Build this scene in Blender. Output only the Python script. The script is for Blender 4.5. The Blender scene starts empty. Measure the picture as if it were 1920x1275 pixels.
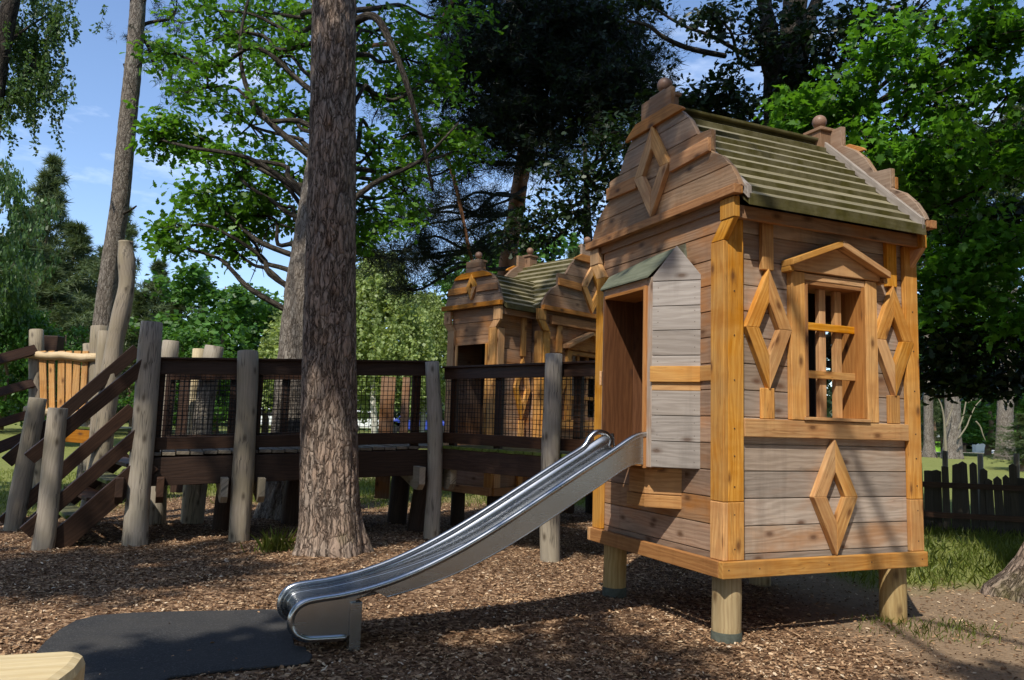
import bpy, math, random
import numpy as np
from mathutils import Vector, Matrix, noise
random.seed(7)
rng = np.random.default_rng(7)
SC = bpy.context.scene
COL = SC.collection
R = math.radians
# ---------------------------------------------------------------- camera model (used to take points off the photo)
EYE = 1.36; FPX = 1464.0; CX = 960.0; CY = 637.5
PITCH = .1083; ROLL = .0296
_f = Vector((0, math.cos(PITCH), math.sin(PITCH)))
_r0 = Vector((1, 0, 0)); _d0 = _f.cross(_r0)
_r = _r0*math.cos(ROLL) - _d0*math.sin(ROLL)
_d = _f.cross(_r)
def at(x, y, Y):
    v = _f + _r*((x-CX)/FPX) + _d*((y-CY)/FPX)
    return Vector((0, 0, EYE)) + v*(Y/v.y)
def ground_at(x, y, z=0.0):
    v = _f + _r*((x-CX)/FPX) + _d*((y-CY)/FPX)
    return Vector((0, 0, EYE)) + v*((z-EYE)/v.z)
def sstep(a, b, x):
    t = min(1, max(0, (x-a)/(b-a))); return t*t*(3-2*t)
def gz(x, y):
    z = .025*noise.noise((x*.55, y*.55, 3.1)) + .012*noise.noise((x*1.9, y*1.9, 1.7))
    z *= sstep(1.0, 3.0, math.hypot(x, y))
    z += .58*sstep(13, 30, y)
    # worn hollow beside the slide foot, little heap round the big trunk
    z += .07*math.exp(-((x+1.75)**2+(y-8.1)**2)/.35)
    return z
# ---------------------------------------------------------------- object helpers
def tag(o, label=None, cat=None, group=None, kind=None):
    if label: o['label'] = label
    if cat: o['category'] = cat
    if group: o['group'] = group
    if kind: o['kind'] = kind
    return o
def empty(name, label, cat, loc=(0, 0, 0), rz=0.0, group=None):
    o = bpy.data.objects.new(name, None); COL.objects.link(o)
    o.location = loc; o.rotation_euler = (0, 0, rz); o.empty_display_size = .2
    return tag(o, label, cat, group)
def link_mesh(name, me, parent=None):
    o = bpy.data.objects.new(name, me); COL.objects.link(o)
    if parent is not None: o.parent = parent
    return o
X, Y_, Z = Vector((1, 0, 0)), Vector((0, 1, 0)), Vector((0, 0, 1))
class MB:
    """collects solids; every solid gets grain UVs in metres and a random pair in a second UV layer"""
    def __init__(s): s.v = []; s.f = []; s.uv = []; s.rn = []; s.mi = []; s.sm = []
    def face(s, idx, uvs, rn, mi=0, sm=False):
        s.f.append(idx); s.uv.extend(uvs); s.rn.extend([rn]*len(idx)); s.mi.append(mi); s.sm.append(sm)
    def prism(s, poly, ext, grain=None, mi=0, rn=None, cap=True):
        """poly: list of Vectors in a plane, ext: extrusion vector, grain: direction of the wood grain"""
        poly = [Vector(p) for p in poly]; ext = Vector(ext); n = len(poly)
        nrm = Vector((0, 0, 0))
        for a in range(n): nrm += (poly[a]-poly[0]).cross(poly[(a+1) % n]-poly[0])
        if nrm.dot(ext) > 0: poly = poly[::-1]
        if grain is None: grain = (poly[1]-poly[0])
        g = Vector(grain).normalized()
        b = len(s.v); s.v += poly + [p+ext for p in poly]
        ou, ov = random.uniform(0, 40), random.uniform(0, 40)
        if rn is None: rn = (random.random(), random.random())
        def mk(idx):
            P = [s.v[k] for k in idx]
            nn = (P[1]-P[0]).cross(P[2]-P[1])
            if nn.length < 1e-12: nn = Vector((0, 0, 1))
            nn.normalize()
            gg = g - nn*g.dot(nn)
            if gg.length < .25:     # end grain
                a = nn.orthogonal().normalized(); c = nn.cross(a)
                uvs = [(ou+p.dot(a)*.15, ov+p.dot(c)) for p in P]
            else:
                gg.normalize(); c = nn.cross(gg)
                uvs = [(ou+p.dot(gg), ov+p.dot(c)) for p in P]
            s.face(idx, uvs, rn, mi)
        if cap:
            mk(list(range(b, b+n))); mk([b+n+k for k in range(n)][::-1])
        for a in range(n):
            c = (a+1) % n
            mk([b+a, b+n+a, b+n+c, b+c])
    def box(s, x0, x1, y0, y1, z0, z1, grain=None, mi=0, rn=None):
        if grain is None:
            d = (x1-x0, y1-y0, z1-z0); grain = (X, Y_, Z)[d.index(max(d))]
        s.prism([(x0, y0, z0), (x1, y0, z0), (x1, y1, z0), (x0, y1, z0)], (0, 0, z1-z0), grain, mi, rn)
    def bar(s, p0, p1, w, t, side, mi=0, rn=None):
        """board from p0 to p1; side = direction of its thickness t, w = height"""
        p0, p1 = Vector(p0), Vector(p1); d = (p1-p0).normalized()
        n = Vector(side); n = (n-d*n.dot(d)).normalized(); u = n.cross(d)
        a = [p0-u*w/2-n*t/2, p0+u*w/2-n*t/2, p0+u*w/2+n*t/2, p0-u*w/2+n*t/2]
        s.prism(a, p1-p0, d, mi, rn)
    def tube(s, pts, rad, seg=10, cap=True, mi=0, rough=0.0, sm=True, seed=0.0):
        pts = [Vector(p) for p in pts]; n = len(pts)
        if not hasattr(rad, '__len__'): rad = [rad]*n
        rn = (random.random(), random.random()); ou, ov = random.uniform(0, 40), random.uniform(0, 40)
        b = len(s.v); L = 0.0; Ls = []
        t0 = (pts[1]-pts[0]).normalized(); a = t0.orthogonal().normalized()
        for k in range(n):
            t = (pts[min(k+1, n-1)]-pts[max(k-1, 0)])
            if t.length < 1e-9: t = t0.copy()
            t.normalize()
            a = (a - t*a.dot(t))
            if a.length < 1e-6: a = t.orthogonal()
            a.normalize(); c = t.cross(a)
            if k: L += (pts[k]-pts[k-1]).length
            Ls.append(L)
            for q in range(seg):
                an = 2*math.pi*q/seg
                r = rad[k]
                if rough: r *= 1+rough*noise.noise((math.cos(an)*1.3+seed, math.sin(an)*1.3, L*1.6+seed*3))
                s.v.append(pts[k]+(a*math.cos(an)+c*math.sin(an))*r)
        for k in range(n-1):
            for q in range(seg):
                q2 = (q+1) % seg
                C = 2*math.pi*max(rad[k], rad[k+1])
                v0, v1 = ov+C*q/seg, ov+C*(q+1)/seg
                s.face([b+k*seg+q, b+k*seg+q2, b+(k+1)*seg+q2, b+(k+1)*seg+q],
                       [(ou+Ls[k], v0), (ou+Ls[k], v1), (ou+Ls[k+1], v1), (ou+Ls[k+1], v0)], rn, mi, sm)
        if cap:
            for k, flip in ((0, True), (n-1, False)):
                idx = [b+k*seg+q for q in range(seg)]
                if flip: idx = idx[::-1]
                s.face(idx, [(ou+.05*math.cos(6.283*q/seg)*.2, ov+.1*math.sin(6.283*q/seg)) for q in range(seg)], rn, mi, False)
    def ball(s, c, r, mi=0, seg=20, rings=12):
        pts = []; rad = []
        for k in range(rings+1):
            a = math.pi*k/rings
            pts.append(Vector(c)+Vector((0, 0, -math.cos(a)*r))); rad.append(max(1e-4, math.sin(a)*r))
        s.tube(pts, rad, seg, False, mi)
    def build(s, name, mats, parent=None, smooth=False, bevel=0.0):
        me = bpy.data.meshes.new(name)
        me.from_pydata([tuple(p) for p in s.v], [], s.f)
        if not isinstance(mats, (list, tuple)): mats = [mats]
        for m in mats: me.materials.append(m)
        u1 = me.uv_layers.new(name='UVMap'); u2 = me.uv_layers.new(name='rnd')
        u1.data.foreach_set('uv', np.array(s.uv, dtype=np.float32).ravel())
        u2.data.foreach_set('uv', np.array(s.rn, dtype=np.float32).ravel())
        me.polygons.foreach_set('material_index', np.array(s.mi, dtype=np.int32))
        me.polygons.foreach_set('use_smooth', np.array([bool(q or smooth) for q in s.sm]))
        me.update()
        o = link_mesh(name, me, parent)
        if bevel:
            m = o.modifiers.new('bevel', 'BEVEL'); m.width = bevel; m.segments = 2; m.limit_method = 'ANGLE'; m.angle_limit = R(50)
        return o
# ---------------------------------------------------------------- node helpers
def new_mat(name):
    m = bpy.data.materials.new(name); m.use_nodes = True
    nt = m.node_tree; nt.nodes.clear()
    out = nt.nodes.new('ShaderNodeOutputMaterial')
    return m, nt, out
class NT:
    def __init__(s, nt): s.nt = nt
    def n(s, typ, **kw):
        node = s.nt.nodes.new('ShaderNode'+typ)
        ins = kw.pop('ins', {})
        for k, v in kw.items(): setattr(node, k, v)
        for k, v in ins.items():
            if isinstance(v, bpy.types.NodeSocket): s.nt.links.new(v, node.inputs[k])
            else: node.inputs[k].default_value = v
        return node
    def link(s, a, b): s.nt.links.new(a, b)
    def math(s, op, a, b=None, c=None, clamp=False):
        node = s.n('Math', operation=op); node.use_clamp = clamp
        for k, v in enumerate((a, b, c)):
            if v is None: continue
            if isinstance(v, bpy.types.NodeSocket): s.link(v, node.inputs[k])
            else: node.inputs[k].default_value = v
        return node.outputs[0]
    def mix(s, fac, a, b, mode='MIX'):
        node = s.n('Mix', data_type='RGBA', blend_type=mode)
        for k, v in ((0, fac), (6, a), (7, b)):
            if isinstance(v, bpy.types.NodeSocket): s.link(v, node.inputs[k])
            else: node.inputs[k].default_value = (v if not hasattr(v, '__len__') else (*v, 1) if len(v) == 3 else v)
        return node.outputs[2]
    def ramp(s, fac, stops):
        node = s.n('ValToRGB'); s.link(fac, node.inputs[0]); cr = node.color_ramp
        while len(cr.elements) < len(stops): cr.elements.new(.5)
        for e, (p, c) in zip(cr.elements, stops):
            e.position = p; e.color = (c, c, c, 1) if not hasattr(c, '__len__') else (*c, 1)
        return node.outputs[0]
    def noise(s, vec, scale, detail=3, rough=.55, dist=0.0):
        node = s.n('TexNoise', ins={'Scale': scale, 'Detail': detail, 'Roughness': rough, 'Distortion': dist})
        if vec is not None: s.link(vec, node.inputs['Vector'])
        return node.outputs['Fac']
    def mapping(s, vec, scale=(1, 1, 1), loc=(0, 0, 0)):
        node = s.n('Mapping', ins={'Scale': scale, 'Location': loc}); s.link(vec, node.inputs['Vector'])
        return node.outputs[0]
    def bump(s, h, strength=.3, dist=.01):
        return s.n('Bump', ins={'Strength': strength, 'Distance': dist, 'Height': h}).outputs[0]
def wood(name, light, dark, knot=(.07, .03, .015), stain=None, stain_amt=.0, rough=.62, bump=.35, tone=(.72, 1.22), knots=True, grey=None, grey_amt=0., moss=None, cracks=.35):
    m, nt, out = new_mat(name); q = NT(nt)
    uv = q.n('UVMap', uv_map='UVMap').outputs[0]; rn = q.n('UVMap', uv_map='rnd').outputs[0]
    sep = q.n('SeparateXYZ'); q.link(rn, sep.inputs[0]); r1, r2 = sep.outputs[0], sep.outputs[1]
    obj = q.n('TexCoord').outputs['Object']
    warp = q.noise(q.mapping(uv, (1.0, 6.0, 1)), 1.0, 3)
    # growth rings: bands across the board, distorted along it
    su = q.n('SeparateXYZ'); q.link(uv, su.inputs[0])
    v2 = q.math('ADD', q.math('MULTIPLY', su.outputs[1], 75.0), q.math('MULTIPLY', warp, 17.0))
    rings = q.math('ADD', q.math('MULTIPLY', q.math('SINE', q.math('MULTIPLY', v2, 2.2)), .5), .5)
    fine = q.noise(q.mapping(uv, (5, 150, 1)), 1.0, 3, .65)
    g = q.math('ADD', q.math('MULTIPLY', rings, .30), q.math('MULTIPLY', fine, .85))
    col = q.mix(q.ramp(g, [(.25, 0.0), (.9, 1.0)]), light, dark)
    blot = q.noise(q.mapping(uv, (1.3, 7, 1)), 1.0, 3)
    col = q.mix(q.math('MULTIPLY', q.ramp(blot, [(.38, 0.), (.7, 1.)]), .45), col, dark)
    if grey:
        gn = q.noise(obj, 2.1, 4, .6)
        col = q.mix(q.math('MULTIPLY', q.ramp(gn, [(.38, 0.), (.62, 1.)]), grey_amt), col, grey)
    if stain:
        sn = q.noise(q.mapping(obj, (1.2, 1.2, 3.2)), 1.25, 4, .6)
        col = q.mix(q.math('MULTIPLY', q.ramp(sn, [(.47, 0.), (.68, 1.)]), stain_amt), col, stain)
    # per-board tone
    tn = q.math('ADD', q.math('MULTIPLY', r1, tone[1]-tone[0]), tone[0])
    tc = q.n('CombineXYZ'); [q.link(tn, tc.inputs[k]) for k in range(3)]
    col = q.mix(1.0, col, tc.outputs[0], 'MULTIPLY')
    hs = q.n('HueSaturation'); q.link(col, hs.inputs['Color'])
    q.link(q.math('ADD', q.math('MULTIPLY', r2, .30), .85), hs.inputs['Saturation']); col = hs.outputs[0]
    if knots:
        vo = q.n('TexVoronoi', feature='F1', voronoi_dimensions='2D', ins={'Scale': 1.0, 'Randomness': 1.0}); q.link(q.mapping(uv, (3.0, 6.0, 1)), vo.inputs['Vector'])
        kn = q.ramp(vo.outputs['Distance'], [(.05, 1.), (.09, .6), (.18, 0.)])
        pick = q.n('SeparateColor'); q.link(vo.outputs['Color'], pick.inputs[0])
        kn = q.math('MULTIPLY', kn, q.math('GREATER_THAN', pick.outputs[0], .55))
        col = q.mix(q.math('MULTIPLY', kn, .85), col, knot)
    if cracks:
        ck = q.math('ABSOLUTE', q.math('SUBTRACT', q.noise(q.mapping(uv, (.9, 17, 1)), 1.0, 3, .6), .5))
        ck = q.math('MULTIPLY', q.ramp(ck, [(.0, 1.), (.006 if cracks < .9 else .012, .6), (.014 if cracks < .9 else .028, 0.)]), q.ramp(q.noise(q.mapping(uv, (1.7, 3, 1), (4, 9, 0)), 1.0, 2), [(.48, 0.), (.56, 1.)]))
        col = q.mix(q.math('MULTIPLY', ck, cracks), col, tuple(k*.35 for k in dark))
        # rain streaks and dirt
        dt = q.noise(q.mapping(obj, (9, 9, 1.1)), 1.0, 4, .65)
        col = q.mix(q.math('MULTIPLY', q.ramp(dt, [(.52, 0.), (.74, 1.)]), .30), col, tuple(k*.42 for k in dark))
    if moss:
        mo = q.noise(obj, 5.0, 5, .65)
        geo = q.n('NewGeometry'); sn2 = q.n('SeparateXYZ'); q.link(geo.outputs['Normal'], sn2.inputs[0])
        up = q.ramp(sn2.outputs[2], [(.45, 1.), (.80, .42)])  # upright faces get the moss; up-facing tops painted paler, as if sunlit
        mf = q.math('MULTIPLY', q.ramp(mo, [(.28, .72), (.60, 1.)]), up)
        col = q.mix(mf, col, q.mix(q.noise(obj, 21., 3), moss, (moss[0]*.35, moss[1]*.35, moss[2]*.35)))
    h = q.math('ADD', q.math('MULTIPLY', fine, .6), q.math('MULTIPLY', rings, .3))
    b = q.n('BsdfPrincipled', ins={'Roughness': rough, 'Specular IOR Level': .25})
    q.link(col, b.inputs['Base Color']); q.link(q.bump(h, bump, .004), b.inputs['Normal'])
    q.link(b.outputs[0], out.inputs[0])
    return m
def simple(name, col, rough=.6, metal=0., var=.25, scale=8., bump=.0, spec=.3):
    m, nt, out = new_mat(name); q = NT(nt)
    obj = q.n('TexCoord').outputs['Object']
    n_ = q.noise(obj, scale, 4, .6)
    c = q.mix(n_, tuple(k*(1-var) for k in col), tuple(min(1, k*(1+var)) for k in col))
    b = q.n('BsdfPrincipled', ins={'Roughness': rough, 'Metallic': metal, 'Specular IOR Level': spec})
    q.link(c, b.inputs['Base Color'])
    if bump: q.link(q.bump(q.noise(obj, scale*5, 4, .7), bump, .01), b.inputs['Normal'])
    q.link(b.outputs[0], out.inputs[0]); return m
def leafmat(name, c1, c2, trans=.35, rough=.45, tcol=None):
    m, nt, out = new_mat(name); q = NT(nt)
    geo = q.n('NewGeometry'); ri = geo.outputs['Random Per Island']
    col = q.mix(ri, c1, c2)
    obj = q.n('TexCoord').outputs['Object']
    col = q.mix(q.ramp(q.noise(obj, 1.1, 4, .6), [(.40, 0.), (.62, .85)]), col, tuple(k*.45 for k in c1))
    b = q.n('BsdfPrincipled', ins={'Roughness': rough, 'Specular IOR Level': .35}); q.link(col, b.inputs['Base Color'])
    t = q.n('BsdfTranslucent'); q.link(q.mix(.6, col, tcol or (c2[0]*1.5, c2[1]*1.5, c2[2]*.6)), t.inputs[0])
    mx = q.n('MixShader', ins={0: trans}); q.link(b.outputs[0], mx.inputs[1]); q.link(t.outputs[0], mx.inputs[2])
    q.link(mx.outputs[0], out.inputs[0]); return m
def barkmat(name, plate, crack, lichen, sc=(4.5, 15), bump=.9, moss=None, dist=.03):
    m, nt, out = new_mat(name); q = NT(nt)
    uv = q.n('UVMap', uv_map='UVMap').outputs[0]; obj = q.n('TexCoord').outputs['Object']
    wv = q.n('VectorMath', operation='ADD')
    nz = q.n('TexNoise', ins={'Scale': 3.0, 'Detail': 4.}); q.link(obj, nz.inputs['Vector'])
    sc_ = q.n('VectorMath', operation='SCALE', ins={'Scale': .16}); q.link(nz.outputs['Color'], sc_.inputs[0])
    q.link(uv, wv.inputs[0]); q.link(sc_.outputs[0], wv.inputs[1])
    vo = q.n('TexVoronoi', feature='DISTANCE_TO_EDGE', ins={'Scale': 1.0}); q.link(q.mapping(wv.outputs[0], (*sc, 1)), vo.inputs['Vector'])
    vo2 = q.n('TexVoronoi', feature='F1', ins={'Scale': 1.0}); q.link(q.mapping(wv.outputs[0], (*sc, 1)), vo2.inputs['Vector'])
    rd = q.noise(q.mapping(uv, (sc[0]*.55, sc[1]*.9, 1)), 1.0, 5, .62, .6)
    rd = q.math('ABSOLUTE', q.math('SUBTRACT', rd, .5))
    rd2 = q.noise(q.mapping(uv, (sc[0]*1.9, sc[1]*2.4, 1)), 1.0, 4, .65, .4)
    c1 = q.ramp(rd, [(.0, 0.), (.014, .45), (.045, 1.)])
    c2 = q.ramp(vo.outputs['Distance'], [(.0, .42), (.04, .75), (.13, 1.)])
    cr = q.math('MULTIPLY', q.math('MULTIPLY', c1, c2), q.ramp(rd2, [(.30, .35), (.45, 1.)]))
    fine = q.noise(q.mapping(uv, (14, 60, 1)), 1.0, 5, .7)
    big = q.noise(obj, 2.2, 3)
    pc = q.n('SeparateColor'); q.link(vo2.outputs['Color'], pc.inputs[0])
    base = q.mix(q.math('MULTIPLY', fine, .9), tuple(k*.62 for k in plate), plate)
    base = q.mix(q.math('MULTIPLY', pc.outputs[0], .5), base, lichen)
    base = q.mix(q.ramp(big, [(.45, 0.), (.75, .6)]), base, lichen)
    col = q.mix(cr, crack, base)
    if moss:
        sz = q.n('SeparateXYZ'); q.link(obj, sz.inputs[0])
        low = q.ramp(q.math('ADD', sz.outputs[2], q.math('MULTIPLY', q.noise(obj, 6, 4), .8)), [(.3, .75), (.75, 0.)])
        col = q.mix(q.math('MULTIPLY', low, q.ramp(q.noise(obj, 3.3, 4), [(.45, 0.), (.65, 1.)])), col, moss)
    h = q.math('ADD', q.math('MULTIPLY', cr, .8), q.math('MULTIPLY', fine, .35))
    b = q.n('BsdfPrincipled', ins={'Roughness': .85, 'Specular IOR Level': .15})
    q.link(col, b.inputs['Base Color']); q.link(q.bump(h, bump, dist), b.inputs['Normal']); q.link(b.outputs[0], out.inputs[0])
    return m
HONEY = wood('honey_timber', (.80, .455, .155), (.45, .185, .045), knot=(.12, .045, .015), grey=(.44, .27, .12), grey_amt=.55, stain=(.40, .155, .035), stain_amt=.55, tone=(.80, 1.16), cracks=.5)
HONEY2 = wood('red_honey_timber', (.54, .26, .085), (.33, .135, .04), tone=(.8, 1.2))
GREY = wood('weathered_plank', (.50, .40, .32), (.28, .215, .163), knot=(.12, .06, .035), stain=(.36, .165, .06), stain_amt=.55, tone=(.72, 1.22))
BROWN = wood('browned_plank', (.42, .27, .17), (.24, .135, .078), knot=(.10, .045, .02), stain=(.42, .17, .05), stain_amt=.7, tone=(.75, 1.2))
SILVER = wood('silvered_plank', (.43, .385, .345), (.26, .225, .195), knot=(.10, .06, .04), tone=(.85, 1.15))
GABLE = wood('gable_plank', (.38, .27, .185), (.22, .145, .092), knot=(.07, .04, .025), stain=(.28, .12, .045), stain_amt=.5, tone=(.75, 1.2))
ROOFW = wood('mossy_roof_board', (.46, .41, .29), (.28, .245, .16), moss=(.088, .076, .016), tone=(.8, 1.2), knots=False)
MOSSR = wood('mossy_bay_roof', (.20, .21, .15), (.10, .11, .07), tone=(.85, 1.1), knots=False)
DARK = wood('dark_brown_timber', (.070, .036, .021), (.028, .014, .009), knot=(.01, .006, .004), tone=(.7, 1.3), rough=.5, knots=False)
DECK = wood('deck_board', (.21, .18, .13), (.10, .085, .055), moss=(.12, .17, .02), tone=(.7, 1.2), knots=False)
DECKP = wood('grey_deck_board', (.24, .205, .16), (.11, .09, .065), tone=(.7, 1.2), knots=False)
LOG = wood('grey_log', (.40, .345, .275), (.25, .21, .165), knot=(.08, .06, .04), grey=(.30, .255, .17), grey_amt=.6, tone=(.85, 1.15), bump=.6, cracks=.95)
POLE = wood('round_leg', (.50, .38, .20), (.28, .19, .09), knot=(.12, .07, .03), tone=(.9, 1.1))
PEEL = wood('peeled_log', (.70, .55, .33), (.50, .34, .16), tone=(.9, 1.15))
BALLM = simple('brown_ball', (.24, .145, .10), .45, var=.3, scale=14)
PALE = wood('pale_timber', (.72, .58, .32), (.52, .38, .17), tone=(.95, 1.05), grey=(.6, .55, .4), grey_amt=.4)
NET = simple('dark_net', (.012, .012, .012), .7)
BOLT = simple('steel_bolt', (.35, .35, .36), .35, 1.0)
TAR = simple('tar_band', (.07, .078, .062), .9, var=.7, scale=26)
BARK = barkmat('pine_bark', (.46, .325, .24), (.06, .04, .03), (.33, .285, .24), sc=(5.5, 17), moss=(.15, .14, .04))
BARK2 = barkmat('grey_pine_bark', (.29, .245, .20), (.07, .052, .04), (.33, .30, .255), sc=(8, 22), bump=.6)
BARKD = barkmat('dark_bark', (.075, .06, .048), (.02, .015, .012), (.10, .09, .065), sc=(5, 14))
BIRCHB = simple('birch_bark', (.55, .52, .46), .7, var=.4, scale=6)
REDB = simple('red_pine_limb', (.25, .115, .055), .8, var=.4, scale=5)
OAKL = leafmat('oak_leaf', (.075, .19, .012), (.14, .31, .03), .42)
OAKR = leafmat('maple_leaf', (.070, .19, .014), (.14, .33, .030), .42)
OAKD = leafmat('shaded_leaf', (.010, .026, .006), (.025, .055, .010), .2)  # crown shade put into a near-black leaf colour
NEEDLE = leafmat('pine_needle', (.014, .026, .014), (.034, .050, .020), .12, .5)
NEEDLEF = leafmat('far_needle', (.075, .12, .045), (.15, .19, .075), .2, .5)
BROADF = leafmat('far_broadleaf', (.055, .15, .020), (.11, .24, .04), .35)
BIRCHF = leafmat('birch_leaf', (.25, .34, .11), (.42, .50, .20), .38)
BIRCHN = leafmat('hanging_birch_leaf', (.055, .12, .032), (.11, .19, .055), .35)
GRASSM = leafmat('grass_blade', (.14, .21, .03), (.32, .34, .09), .35)
# stainless steel
def steel():
    m, nt, out = new_mat('brushed_steel'); q = NT(nt)
    obj = q.n('TexCoord').outputs['Object']
    sm = q.noise(q.mapping(obj, (3, 40, 40)), 1.0, 4, .6); big = q.noise(obj, 2.5, 4, .6)
    r = q.math('ADD', q.math('MULTIPLY', sm, .10), q.math('MULTIPLY', big, .16))
    b = q.n('BsdfPrincipled', ins={'Metallic': 1.0, 'Base Color': (.27, .28, .295, 1)})
    q.link(q.math('ADD', q.math('MULTIPLY', r, .6), .19), b.inputs['Roughness'])
    sc = q.noise(q.mapping(obj, (2, 90, 90)), 1.0, 4, .7); du = q.noise(obj, 4.0, 5, .65)
    cc = q.mix(q.ramp(sc, [(.55, 0.), (.75, .22)]), (.46, .475, .49), (.36, .37, .385)); cc = q.mix(q.ramp(du, [(.5, 0.), (.75, .45)]), cc, (.36, .335, .30))
    q.link(cc, b.inputs['Base Color'])
    q.link(q.bump(q.noise(obj, 3.0, 2), .05, .02), b.inputs['Normal'])
    q.link(b.outputs[0], out.inputs[0]); return m
STEEL = steel()
# ---------------------------------------------------------------- world, sun, camera
SUN_EL = 52.0
SDIR = Vector((-.365*math.cos(R(SUN_EL)), -.931*math.cos(R(SUN_EL)), math.sin(R(SUN_EL)))).normalized()   # towards the sun
W_ = bpy.data.worlds.new('World'); SC.world = W_; W_.use_nodes = True
nt = W_.node_tree; nt.nodes.clear(); q = NT(nt)
sky = q.n('TexSky', sky_type='NISHITA'); sky.sun_disc = False
sky.sun_elevation = R(SUN_EL); sky.sun_rotation = math.atan2(SDIR.x, SDIR.y)
sky.altitude = 50; sky.air_density = 1.0; sky.dust_density = .6; sky.ozone_density = 1.6
tc = q.n('TexCoord').outputs['Generated']
cl = q.noise(q.mapping(tc, (2.2, 2.2, 7)), 2.3, 6, .6)
cf = q.math('MULTIPLY', q.ramp(cl, [(.54, 0.), (.74, 1.)]), .5)
skc = q.mix(cf, sky.outputs[0], (6.5, 7.0, 7.6))
skc = q.mix(1.0, skc, (1.30, 1.36, 1.48), 'MULTIPLY')
bg = q.n('Background', ins={'Strength': .15}); q.link(skc, bg.inputs[0])
wo = q.n('OutputWorld'); q.link(bg.outputs[0], wo.inputs[0])
sd = bpy.data.lights.new('sun', 'SUN'); sd.energy = 5.0; sd.angle = R(.53); sd.color = (1, .94, .84)
so = bpy.data.objects.new('sun', sd); COL.objects.link(so); so.rotation_euler = SDIR.to_track_quat('Z', 'Y').to_euler(); so.location = SDIR*60
cd = bpy.data.cameras.new('camera'); cam = bpy.data.objects.new('camera', cd); COL.objects.link(cam)
cd.sensor_width = 36; cd.lens = 36*FPX/1920; cd.clip_end = 2000; cd.clip_start = .05
M = Matrix((( _r.x, -_d.x, -_f.x, 0), (_r.y, -_d.y, -_f.y, 0), (_r.z, -_d.z, -_f.z, EYE), (0, 0, 0, 1)))
cam.matrix_world = M; SC.camera = cam
SC.view_settings.view_transform = 'Standard'; SC.view_settings.look = 'None'; SC.view_settings.exposure = 0
SC.render.engine = 'CYCLES'; SC.cycles.max_bounces = 6; SC.cycles.transparent_max_bounces = 8
# ---------------------------------------------------------------- ground
def build_ground():
    xs = sorted(set(np.round(np.concatenate([np.linspace(-12, 12, 150), -12-np.geomspace(.4, 500, 26), 12+np.geomspace(.4, 500, 26)]), 3)))
    ys = sorted(set(np.round(np.concatenate([np.linspace(-2, 18, 125), 18+np.geomspace(.3, 700, 40), -2-np.geomspace(.5, 300, 14)]), 3)))
    V = [(x, y, gz(x, y)) for y in ys for x in xs]
    nx = len(xs); F = [(j*nx+i, j*nx+i+1, (j+1)*nx+i+1, (j+1)*nx+i) for j in range(len(ys)-1) for i in range(nx-1)]
    me = bpy.data.meshes.new('ground'); me.from_pydata(V, [], F)
    ga = me.attributes.new('grass', 'FLOAT', 'POINT'); sa = me.attributes.new('soil', 'FLOAT', 'POINT')
    ga.data.foreach_set('value', [grassy(x, y) for x, y, z in V])
    sa.data.foreach_set('value', [soily(x, y) for x, y, z in V])
    me.polygons.foreach_set('use_smooth', [True]*len(F))
    m, nt, out = new_mat('wood_chip_ground'); q = NT(nt)
    obj = q.n('TexCoord').outputs['Object']
    gat = q.n('Attribute', attribute_name='grass').outputs['Fac']; sat = q.n('Attribute', attribute_name='soil').outputs['Fac']
    vo = q.n('TexVoronoi', feature='F1', ins={'Scale': 34., 'Randomness': 1.}); q.link(obj, vo.inputs['Vector'])
    pc = q.n('SeparateColor'); q.link(vo.outputs['Color'], pc.inputs[0])
    chip = q.ramp(pc.outputs[0], [(0., (.06, .033, .019)), (.45, (.17, .098, .056)), (.8, (.32, .20, .118)), (1., (.46, .31, .19))])
    big = q.noise(obj, .7, 4, .6)
    chip = q.mix(q.ramp(big, [(.33, .6), (.47, 0.)]), chip, (.065, .04, .026))
    soil = q.mix(q.noise(obj, 11, 6, .7), (.15, .10, .066), (.36, .26, .165))
    soil = q.mix(q.math('MULTIPLY', pc.outputs[1], .25), soil, (.34, .25, .165))
    gr = q.mix(q.noise(obj, 2.0, 5, .7), (.10, .13, .028), (.23, .25, .065))
    gr = q.mix(q.ramp(q.noise(obj, 18., 4, .7), [(.35, 0.), (.7, .7)]), gr, (.27, .27, .10))
    col = q.mix(sat, chip, soil); col = q.mix(gat, col, gr)
    b = q.n('BsdfPrincipled', ins={'Roughness': .95, 'Specular IOR Level': .08}); q.link(col, b.inputs['Base Color'])
    hh = q.math('ADD', vo.outputs['Distance'], q.noise(obj, 60, 4, .7))
    q.link(q.bump(hh, .7, .02), b.inputs['Normal']); q.link(b.outputs[0], out.inputs[0])
    me.materials.append(m)
    return tag(link_mesh('ground', me), kind='structure')
def grassy(x, y):
    n = noise.noise((x*.8, y*.8, 9.0))*.35 + noise.noise((x*2.6, y*2.6, 4.0))*.2
    far = sstep(12.4, 14.5, y+n*3)*(1-.5*sstep(-.3, .1, noise.noise((x*.35, y*.35, 2.)))*(1-sstep(18, 24, y)))
    right = sstep(3.1, 3.7, x+n)*sstep(6.9, 7.6, y+n)
    left = sstep(-5.2, -6.4, x+n)*sstep(9.6, 10.8, y+n)
    return max(far, right, left)
def soily(x, y):
    n = noise.noise((x*.9, y*.9, 5.))*.6
    return max(sstep(1.6, 3.0, x+n)*(1-sstep(8.5, 9.5, y)), .8*sstep(15.5, 17.5, y+n))
build_ground()
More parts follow.
